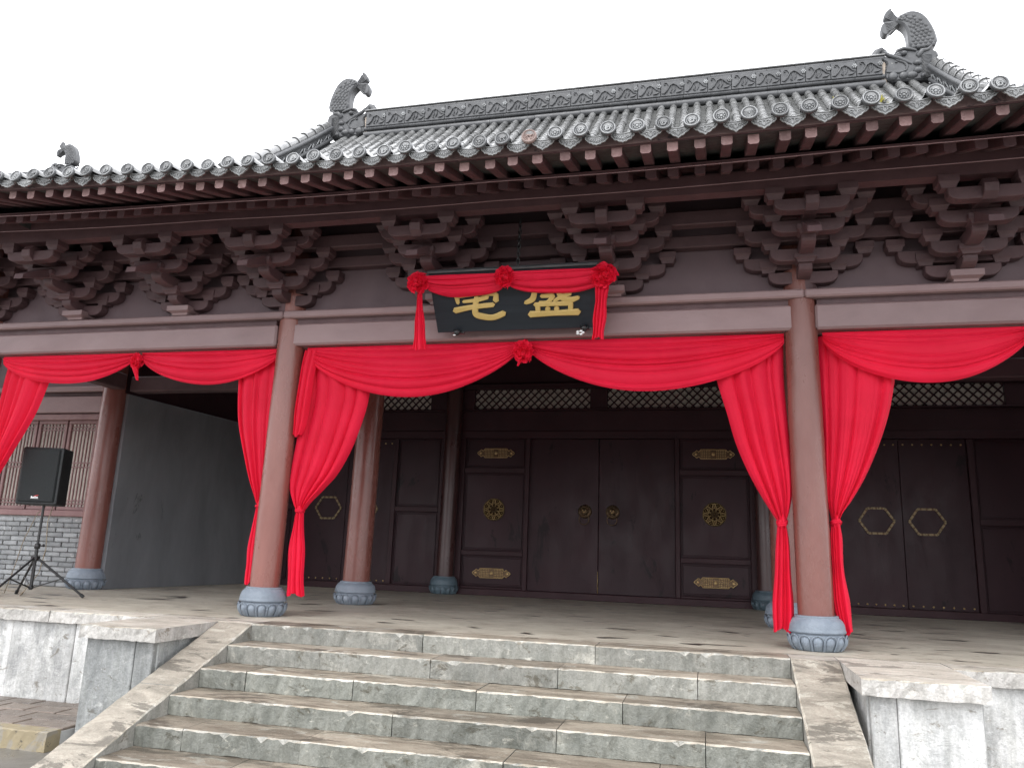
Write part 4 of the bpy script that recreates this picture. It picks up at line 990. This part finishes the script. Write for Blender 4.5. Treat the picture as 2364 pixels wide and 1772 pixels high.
SHENG = [[(.164, .434, .043), (.129, .34, .048), (.05, .303, .031)], [(.164, .434, .024), (.487, .419, .036)], [(.225, .368, .031), (.348, .372, .04)], [(.352, .368, .036), (.286, .300, .034), (.199, .297, .029)], [(.527, .389, .043), (.445, .358, .036), (.355, .311, .021)],
         [(.404, .448, .036), (.432, .352, .048), (.514, .315, .052), (.611, .338, .029)], [(.149, .280, .033), (.53, .280, .038)], [(.177, .275, .04), (.175, .171, .04)], [(.524, .275, .04), (.514, .174, .04)], [(.282, .24, .04), (.275, .186, .04)], [(.375, .24, .04), (.368, .185, .04)], [(.09, .178, .052), (.343, .181, .04), (.595, .184, .055)]]
for strokes in (ZHAI, SHENG):
    m = MB()
    for i, s_ in enumerate(strokes): m.merge(stroke(s_, .0011 * i))
    put('gold_character', m.mesh('gold_character', M['gold_paint']), pq)
def pw(u, v, off=0): return PM @ Vector((u + .075, -off, v))

# ================================================================== red drapery
def folds(seed, n, lo=.45, hi=1.9):
    """n folds of uneven width over 0..1: t -> (fold index, position inside it)"""
    r = random.Random(seed); w_ = [r.uniform(lo, hi) for _ in range(n)]; tot = sum(w_); cum = [0]
    for x in w_: cum.append(cum[-1] + x / tot)
    amp = [r.uniform(.45, 1.25) * (.55 + .45 * x) for x in w_]; sharp = [r.choice((.55, .8, 1.3)) for _ in w_]
    def f(t):
        t = min(.99999, max(0, t)); i = 0
        while i < n - 1 and t >= cum[i + 1]: i += 1
        q = (t - cum[i]) / (cum[i + 1] - cum[i])
        return i, q, amp[i] * max(0, sin(pi * q)) ** sharp[i]
    return f
def swag_mesh(P0, P1, low, h0, y_dir, seed, nf=6, amp=.035, nu=64, nv=110, up=Vector((0, 0, 1)), bil=.07, skew=0.0):
    """cloth hung between two gathers; P0,P1 world points, low = drop of the lower edge below the chord, h0 = gathered height at the ends"""
    r = random.Random(seed); a1, a2, a3 = r.uniform(0, 6.28), r.uniform(0, 6.28), r.uniform(0, 6.28)
    P0, P1 = Vector(P0), Vector(P1); F = folds(seed, nf); G = folds(seed + 500, nf * 2 + 1)
    side = [r.uniform(-1, 1) for _ in range(nf * 3)]
    def fn(u, v):
        s_ = max(0, 4 * u * (1 - u)) ** .80
        base = P0.lerp(P1, u)
        vv = v + .05 * sin(u * 3.3 + a2) * sin(pi * v) * 2 * (u - .5)
        drop = h0 * v + (low - h0) * (max(0, vv) ** 1.12) * s_ + .008 * sin(3 * a1 + 8 * u) * s_ * v
        i, q, w1 = F(v + .07 * (u - .5) * sin(pi * v + a1)); j, q2, w2 = G(v + .05 * (u - .5) * cos(v * 4 + a3))
        fade = .30 + .70 * (1 - u if side[i] > .3 else (u if side[i] < -.3 else .75))
        fade2 = max(0, side[j + 3]) * (abs(2 * u - 1) ** 1.2)
        off = amp * w1 * fade * (.4 + .6 * s_) + amp * .55 * w2 * fade2 + bil * s_ * sin(pi * min(1, v * .72 + .1)) + .02 * (1 - s_)
        hang = amp * .5 * q * w1 * s_ * fade                        # each fold sags a little over the one below
        return base - up * (drop + hang * (1 - v)) + y_dir * off
    return MB().grid(fn, nu, nv)
def cat(prof, n=9):
    out_ = []
    for i in range(len(prof) - 1):
        q = [prof[max(i - 1, 0)], prof[i], prof[i + 1], prof[min(i + 2, len(prof) - 1)]]
        for k in range(n):
            t = k / n; out_.append([.5 * (2 * b + (c - a) * t + (2 * a - 5 * b + 4 * c - d) * t * t + (3 * b - a - 3 * c + d) * t ** 3) for a, b, c, d in zip(*q)])
    return out_ + [list(prof[-1])]
def drape(prof, y0, seed, nf=9, nu=120, hem=.02):
    r = random.Random(seed); a1, a2, a3 = r.uniform(0, 6), r.uniform(0, 6), r.uniform(0, 6)
    F = folds(seed, nf); G = folds(seed + 300, nf * 2 + 2); R_ = cat(prof); n = len(R_) - 1
    wmax = max(p[2] - p[1] for p in prof); lean = [r.uniform(-.06, .06) for _ in range(8)]
    def fn(u, v):
        t = v * n; i = min(int(t), n - 1); f = t - i; z, xl, xr, dp = [a * (1 - f) + b * f for a, b in zip(R_[i], R_[i + 1])]
        tight = max(0, 1 - (xr - xl) / wmax)
        k, q, w1 = F(u + .03 * sin(v * 2.4 + a1) * sin(pi * u) + lean[0] * v * sin(pi * u)); k2, q2, w2 = G(u + lean[1] * v * sin(pi * u))
        z2 = z + (hem * (sin(u * 9 + a1) + .6 * (q - .5)) if v > .999 else 0)
        off = dp * (1.6 * w1 - .4) + dp * .5 * w2 * (.12 + tight ** 1.5) + sin(pi * u) * dp * 1.1
        edge = .006 * sin(v * 13 + a3) * (1 - tight)
        return (xl + (xr - xl) * u + edge * (1 - 2 * u), y0 - off, z2)
    return MB().grid(fn, nu, n)
def knot(cx, y, cz, seed, s_=.78):
    r = random.Random(seed); m = MB()
    for k in (1, 2):
        a = r.uniform(-.5, .5); rr = .046 * s_
        m.tube([(cx + rr * cos(t) * (1 + .1 * k % 2), y - .02 + .05 * sin(t), cz + (k - 1.5) * .022 * s_ + rr * .7 * sin(t + a) * sin(a * 2)) for t in [i * 2 * pi / 14 for i in range(15)]], [(.017 + .006 * sin(i * 2.1 + k)) * s_ for i in range(15)], 7, 0, False)
    m.grid(lambda u, v: (cx + s_ * (.046 + .010 * sin(u * 19 + seed) * sin(pi * v)) * cos(2 * pi * u) * sin(pi * (.12 + .76 * v)) ** .7, y - .02 + (.055 + .012 * sin(u * 25)) * sin(2 * pi * u) * sin(pi * (.12 + .76 * v)) ** .7, cz + .062 - .124 * v + .018 * cos(2 * pi * u + .8)), 28, 10)
    return m
YC = .06
def curtain(label, prof, tail, kn, seed, group='tied red curtains beside the porch columns', flap=None):
    o0 = Vector((kn[0], YC, 0))
    root = thing('tied_curtain', label, 'curtain', o0, 0, group)
    T = Matrix.Translation(-o0)
    put('curtain_cloth', drape(prof, YC, seed, 5, 150).xf(T).mesh('curtain_cloth', M['red']), root)
    put('curtain_tail', drape(tail, YC - .02, seed + 1, 4, 70).xf(T).mesh('curtain_tail', M['red']), root)
    put('curtain_knot', knot(kn[0], YC, kn[1], seed).xf(T).mesh('curtain_knot', M['red']), root)
    if flap: put('loose_end', drape(flap, YC - .10, seed + 3, 3, 40).xf(T).mesh('loose_end', M['red']), root)
curtain('red curtain tied in a knot just right of left front column, with loose end',
        [(3.0, -2.72, -1.95, .025), (2.5, -2.68, -1.86, .030), (2.0, -2.72, -1.98, .034), (1.6, -2.76, -2.16, .036), (1.40, -2.755, -2.32, .034), (1.25, -2.69, -2.47, .03), (1.15, -2.635, -2.545, .022)],
        [(1.14, -2.635, -2.55, .02), (1.0, -2.66, -2.53, .022), (.75, -2.69, -2.50, .025), (.45, -2.68, -2.475, .03), (.235, -2.665, -2.455, .032)], (-2.59, 1.145), 11,
        flap=[(2.98, -2.66, -2.50, .02), (2.7, -2.70, -2.52, .025), (2.35, -2.71, -2.55, .03), (2.1, -2.72, -2.57, .025), (1.98, -2.715, -2.62, .015)])
curtain('red curtain tied in a knot just left of the right front column',
        [(3.0, 1.9, 2.62, .025), (2.6, 1.95, 2.62, .03), (2.2, 2.06, 2.635, .034), (1.9, 2.145, 2.645, .036), (1.6, 2.26, 2.66, .036), (1.40, 2.36, 2.65, .033), (1.25, 2.45, 2.615, .028), (1.16, 2.505, 2.585, .02)],
        [(1.15, 2.50, 2.585, .02), (1.0, 2.49, 2.60, .022), (.7, 2.46, 2.615, .028), (.4, 2.44, 2.62, .03), (.155, 2.43, 2.62, .032)], (2.545, 1.145), 23)
curtain('red curtain tied in a knot just right of the right front column',
        [(3.0, 2.95, 3.75, .025), (2.57, 2.96, 3.64, .03), (2.2, 2.96, 3.56, .034), (1.9, 2.955, 3.46, .036), (1.6, 2.955, 3.32, .036), (1.38, 2.96, 3.19, .032), (1.25, 2.985, 3.10, .028), (1.17, 2.995, 3.065, .02)],
        [(1.16, 2.99, 3.07, .02), (1.0, 2.975, 3.08, .022), (.7, 2.97, 3.09, .028), (.4, 2.98, 3.12, .03), (.16, 3.02, 3.14, .03)], (3.03, 1.155), 31)
curtain('narrow red curtain tied in a knot just left of the left front column',
        [(3.0, -3.62, -2.98, .025), (2.65, -3.57, -2.98, .03), (2.2, -3.51, -2.98, .034), (1.9, -3.43, -2.98, .034), (1.55, -3.30, -2.985, .034), (1.35, -3.21, -3.0, .03), (1.2, -3.145, -3.04, .022)],
        [(1.19, -3.14, -3.045, .02), (1.0, -3.17, -3.02, .022), (.7, -3.20, -2.99, .028), (.5, -3.20, -3.0, .03), (.33, -3.19, -3.02, .03)], (-3.095, 1.185), 43)
curtain('red curtain swept aside at the far left end of the porch',
        [(3.0, -7.0, -6.2, .03), (2.72, -7.02, -6.31, .03), (2.25, -7.03, -6.46, .034), (1.75, -7.04, -6.72, .034), (1.45, -7.04, -6.88, .03), (1.3, -7.03, -6.93, .022)],
        [(1.29, -7.03, -6.93, .02), (.9, -7.06, -6.90, .025), (.5, -7.06, -6.88, .03), (.2, -7.05, -6.88, .03)], (-6.98, 1.27), 51)
def swag(label, P0, P1, low, h0, seed, nf=6, group='red swags under the porch beam', y_dir=Vector((0, -1, 0)), up=Vector((0, 0, 1)), amp=.035, bil=.07, skew=0):
    mid = (Vector(P0) + Vector(P1)) / 2
    m = swag_mesh(P0, P1, low, h0, y_dir, seed, nf, amp, up=up, bil=bil, skew=skew).xf(Matrix.Translation(-mid))
    return tag(put('red_swag', m.mesh('red_swag', M['red']), None, mid), label, 'swag', group)
YS = -.015
swag('wide red swag over the gate between the left front column and the middle rosette', (-2.64, YS, 3.015), (-.10, YS, 3.015), .60, .10, 61, 7)
swag('wide red swag over the gate between the middle rosette and the right front column', (.0, YS, 3.015), (2.62, YS, 3.015), .57, .10, 62, 7)
swag('red swag at the right edge, hung right of the right front column', (2.98, YS, 3.015), (4.80, YS, 3.015), .53, .10, 63, 6)
swag('red swag between the small drooping rosette and the left front column', (-4.88, YS, 3.015), (-3.0, YS, 3.015), .42, .09, 64, 5)
swag('red swag at the far left, left of the small drooping rosette', (-6.98, YS, 3.015), (-4.98, YS, 3.015), .38, .09, 65, 5)
swag('red swag in the far right bay beyond the picture edge rosette', (4.9, YS, 3.015), (6.95, YS, 3.015), .5, .09, 66, 5)
pv = PN.copy()
swag('small red swag across the left half of the black plaque', pw(-.97, .655, .02), pw(-.16, .645, .02), .25, .16, 71, 4, 'red swags over the plaque', pv, VV, .028, .03)
swag('small red swag across the right half of the black plaque', pw(-.08, .655, .02), pw(.86, .645, .02), .255, .16, 72, 4, 'red swags over the plaque', pv, VV, .028, .03)

def rosette(label, c, R, seed, group, squash=(1, .75, 1), petals=64, tip=None):
    r = random.Random(seed); m = MB()
    m.ball((0, 0, 0), (R * .62 * squash[0], R * .5, R * .62 * squash[2]), 12, 8)
    for k in range(petals):
        z = 1 - 2 * (k + .5) / petals; a = k * 2.39996 + r.uniform(-.3, .3); q = sqrt(max(0, 1 - z * z))
        n = Vector((z * .9 + r.uniform(-.15, .15), -abs(q * cos(a)) * 1 - .05, q * sin(a))).normalized() if False else Vector((q * cos(a), -abs(z) * .9 - .1 if k % 5 else z, q * sin(a))).normalized()
        t = n.cross(Vector((r.uniform(-1, 1), r.uniform(-1, 1), r.uniform(-1, 1)))).normalized(); b = n.cross(t)
        w_ = R * r.uniform(.38, .58); h = R * r.uniform(.32, .52); p1, p2 = r.uniform(0, 6), r.uniform(0, 6); f1 = r.uniform(5, 8)
        def fn(u, v, n=n, t=t, b=b, w_=w_, h=h, p1=p1, p2=p2, f1=f1):
            uu = u * 2 - 1
            pos = n * (R * .45 + h * v) + t * (w_ * uu * (.55 + .45 * v)) + b * (R * .13 * sin(f1 * u + p1) * v + R * .20 * uu * uu * v + R * .05 * sin(9 * u + p2) * v) - n * (R * .12 * uu * uu + R * .05 * v * v - R * .06 * sin(8 * u + p2) * v)
            return (pos.x * squash[0], pos.y * squash[1], pos.z * squash[2])
        m.grid(fn, 10, 5)
    if tip:
        for (dx, dz, ww) in tip:
            m.grid(lambda u, v: (dx * v + ww * (u - .5) * (1 - .7 * v), -.03 - .015 * sin(u * 7), -R * .5 + dz * v), 6, 6)
    return tag(put('fabric_rosette', m.mesh('fabric_rosette', M['red']), None, c), label, 'rosette', group)
rosette('red cloth rosette tied between the two wide swags over the gate', (-.045, -.09, 2.885), .128, 81, 'rosettes under the porch beam', (1.05, .8, 1.15), tip=[(-.05, -.10, .07)])
rosette('small drooping red rosette between the two left swags', (-4.92, -.07, 2.90), .095, 82, 'rosettes under the porch beam', (1, .8, 1.25), 34, [(.07, -.20, .12), (.03, -.12, .12)])
rosette('red rosette at the right edge, end of the right swag', (4.85, -.07, 2.90), .11, 83, 'rosettes under the porch beam')
rosette('round red rosette on the left top corner of the plaque', pw(-1.067, .583, .05), .132, 84, 'rosettes on the plaque')
rosette('round red rosette at the middle of the plaque top', pw(-.124, .60, .05), .128, 85, 'rosettes on the plaque', (.95, .8, 1.05))
rosette('largest red rosette, on the right top corner of the plaque', pw(.886, .565, .05), .150, 86, 'rosettes on the plaque')
for lab, u0, u1, b0, b1, vb, sd in (('red cloth tail hanging from the left rosette of the plaque', -1.09, -1.05, -1.105, -.955, -.06, 91), ('red cloth tail hanging from the right rosette of the plaque', .80, .93, .765, .885, -.075, 92)):
    # hangs plumb from the rosette
    pt = pw((u0 + u1) / 2, .50, .03); zt = pt.z; yb = pt.y
    zb = zt - (.66 if sd == 91 else .60)
    mm = drape([(zt, u0, u1, .012), (zt - .2, u0 * .72 + b0 * .28, u1 * .72 + b1 * .28, .018), (zt - .42, (u0 * .35 + b0 * .65), (u1 * .35 + b1 * .65), .022), (zb, b0, b1, .024)], yb, sd, 4, 40, .012)
    mm.xf(Matrix.Translation((-(u0 + u1) / 2, -yb, -zt)))
    tag(put('hanging_tail', mm.mesh('hanging_tail', M['red']), None, ((u0 + u1) / 2, yb, zt)), lab, 'cloth tail', 'cloth tails beside the plaque')

# ------------------------------------------------------------------ spotlights and chain at the plaque
def spot(x, label, clear):
    p = pw(x, -.015, .05)
    root = thing('spotlight', label, 'spotlight', p, 0, 'spotlights at the plaque foot')
    put('lamp_body', MB().lathe([(.0, -.01), (.028, -.01), (.034, .03), (.03, .075), (.0, .078)], 14, (0, 0, 0), 0, True, None, 'y').mesh('lamp_body', M['metal_black']), root, (.02, -.02, .02), (.5, 0, .5))
    put('lamp_bracket', MB().tube([(.03, .05, .05), (.05, .0, .055), (.05, -.03, .03)], .008, 6).box(.01, .08, .03, .06, .03, .09).mesh('lamp_bracket', M['metal_black']), root)
    if clear:
        mm = MB()
        for k in range(5):
            a = k * 1.256; mm.ball((.03 * cos(a), -.06, -.02 + .018 * sin(a)), (.022, .008, .016), 8, 4)
        put('lamp_glass', mm.mesh('lamp_glass', M['steel']), root, (-.02, 0, -.01))
    else: put('lamp_glass', MB().ball((-.0, -.05, -.01), (.02, .01, .012), 8, 4).mesh('lamp_glass', M['steel']), root)
spot(-.744, 'small black spotlight under the left part of the plaque', 0)
spot(.634, 'black spotlight with bright metal petals under the right part of the plaque', 1)
ch = MB(); top, bot = Vector((.0, -.60, 4.16)), pw(0, .665, -.03)
for i in range(14):
    p = top.lerp(bot, i / 13); rz_ = i % 2
    ch.tube([tuple(p + (Vector((.016 * cos(t), 0, .032 * sin(t))) if rz_ else Vector((0, .016 * cos(t), .032 * sin(t))))) for t in [k * 2 * pi / 10 for k in range(11)]], .006, 5, 0, False)
tag(put('chain', ch.mesh('chain', M['metal_black'])), 'dark chain holding the top of the plaque to the eave', 'chain')

# ================================================================== loudspeaker on its tripod
SX, SY = -6.52, .50
st = thing('tripod_stand', 'black tripod stand with spread legs on the porch floor', 'stand', (SX, SY, 0))
put('pole', MB().tube([(0, 0, .09), (0, 0, .62)], .021, 12).tube([(0, 0, .60), (0, 0, 1.16)], .016, 12).mesh('pole', M['metal_black']), st)
put('collar', MB().lathe([(.02, .60), (.034, .605), (.034, .665), (.02, .67)], 14).cbox(-.045, .045, -.035, .035, .45, .51, .008).mesh('collar', M['metal_black']), st)
put('knob', MB().tube([(.03, 0, .64), (.09, 0, .645)], .007, 6).ball((.095, 0, .645), (.012, .02, .02), 8, 5).mesh('knob', M['metal_black']), st)
put('foot_collar', MB().lathe([(.02, .10), (.030, .103), (.030, .14), (.02, .143)], 14).mesh('foot_collar', M['metal_black']), st)
for k, a in enumerate((radians(29), radians(149), radians(269))):
    d = Vector((cos(a), sin(a), 0))
    lg = put('leg', MB().tube([d * .03 + Vector((0, 0, .48)), d * .61 + Vector((0, 0, .025))], .0145, 10).mesh('leg', M['metal_black']), st)
    put('rubber_foot', MB().tube([d * .585 + Vector((0, 0, .045)), d * .625 + Vector((0, 0, .013))], .021, 10).mesh('rubber_foot', M['black']), lg)
    put('brace', MB().tube([d * .025 + Vector((0, 0, .12)), d * .34 + Vector((0, 0, .235))], .009, 6).mesh('brace', M['metal_black']), st)
spk = thing('loudspeaker', 'black loudspeaker cabinet on a tripod before the lattice windows', 'loudspeaker', (SX - .0, SY - .02, 1.15), radians(17))
put('cabinet', MB().prism([(-.255, -.17), (.255, -.17), (.19, .20), (-.19, .20)], 'z', 0, .735, 0, .016).mesh('cabinet', M['black']), spk)
gr = put('front_grille', MB().cbox(-.225, .215, -.192, -.172, .035, .715, .012).mesh('front_grille', M['grille']), spk)
put('corner_trim', MB().cbox(.226, .256, -.182, -.155, .01, .725, .008).mesh('corner_trim', M['black']), spk)
put('top_handle', MB().box(-.08, .08, -.01, .02, .735, .742).mesh('top_handle', M['metal_black']), spk)
lg = MB()
for i, (dx, h) in enumerate(((0, .022), (.016, .014), (.03, .014), (.046, .02), (.062, .014), (.075, .014))): lg.box(dx, dx + .011, -.196, -.1925, 0, h, 0)
lg.box(-.004, .092, -.196, -.1925, -.008, -.003, 0); lg.prism([(.03, .024), (.09, .04), (.085, .03), (.045, .019)], 'y', -.196, -.1925, 1)
put('badge', lg.mesh('badge', [M['white'], M['red_print']]), gr, (-.06, 0, .085))
cbl = MB(); cbl.tube([(SX + .05, SY + .1, 1.15), (SX + .08, SY + .02, .95), (SX + .1, SY + .04, .6), (SX + .03, SY + .06, .3), (SX - .12, SY + .02, .06), (SX - .20, SY + .05, .012), (SX - .6, SY + .5, .012), (SX - 1.6, SY + .9, .012)], .0055, 6)
tag(put('speaker_cable', cbl.mesh('speaker_cable', M['cable'])), 'tan cable running down the tripod and off to the left', 'cable')
cbl = MB(); cbl.tube([(SX - .1, SY + .15, 1.16), (SX - .2, SY + .12, 1.05), (SX - .33, SY + .1, .7), (SX - .42, SY + .1, .3), (SX - .55, SY + .15, .02), (SX - 1.1, SY + .3, .012)], .005, 6)
tag(put('power_cable', cbl.mesh('power_cable', M['cable'])), 'tan cable slanting from the loudspeaker to the floor on its left', 'cable')
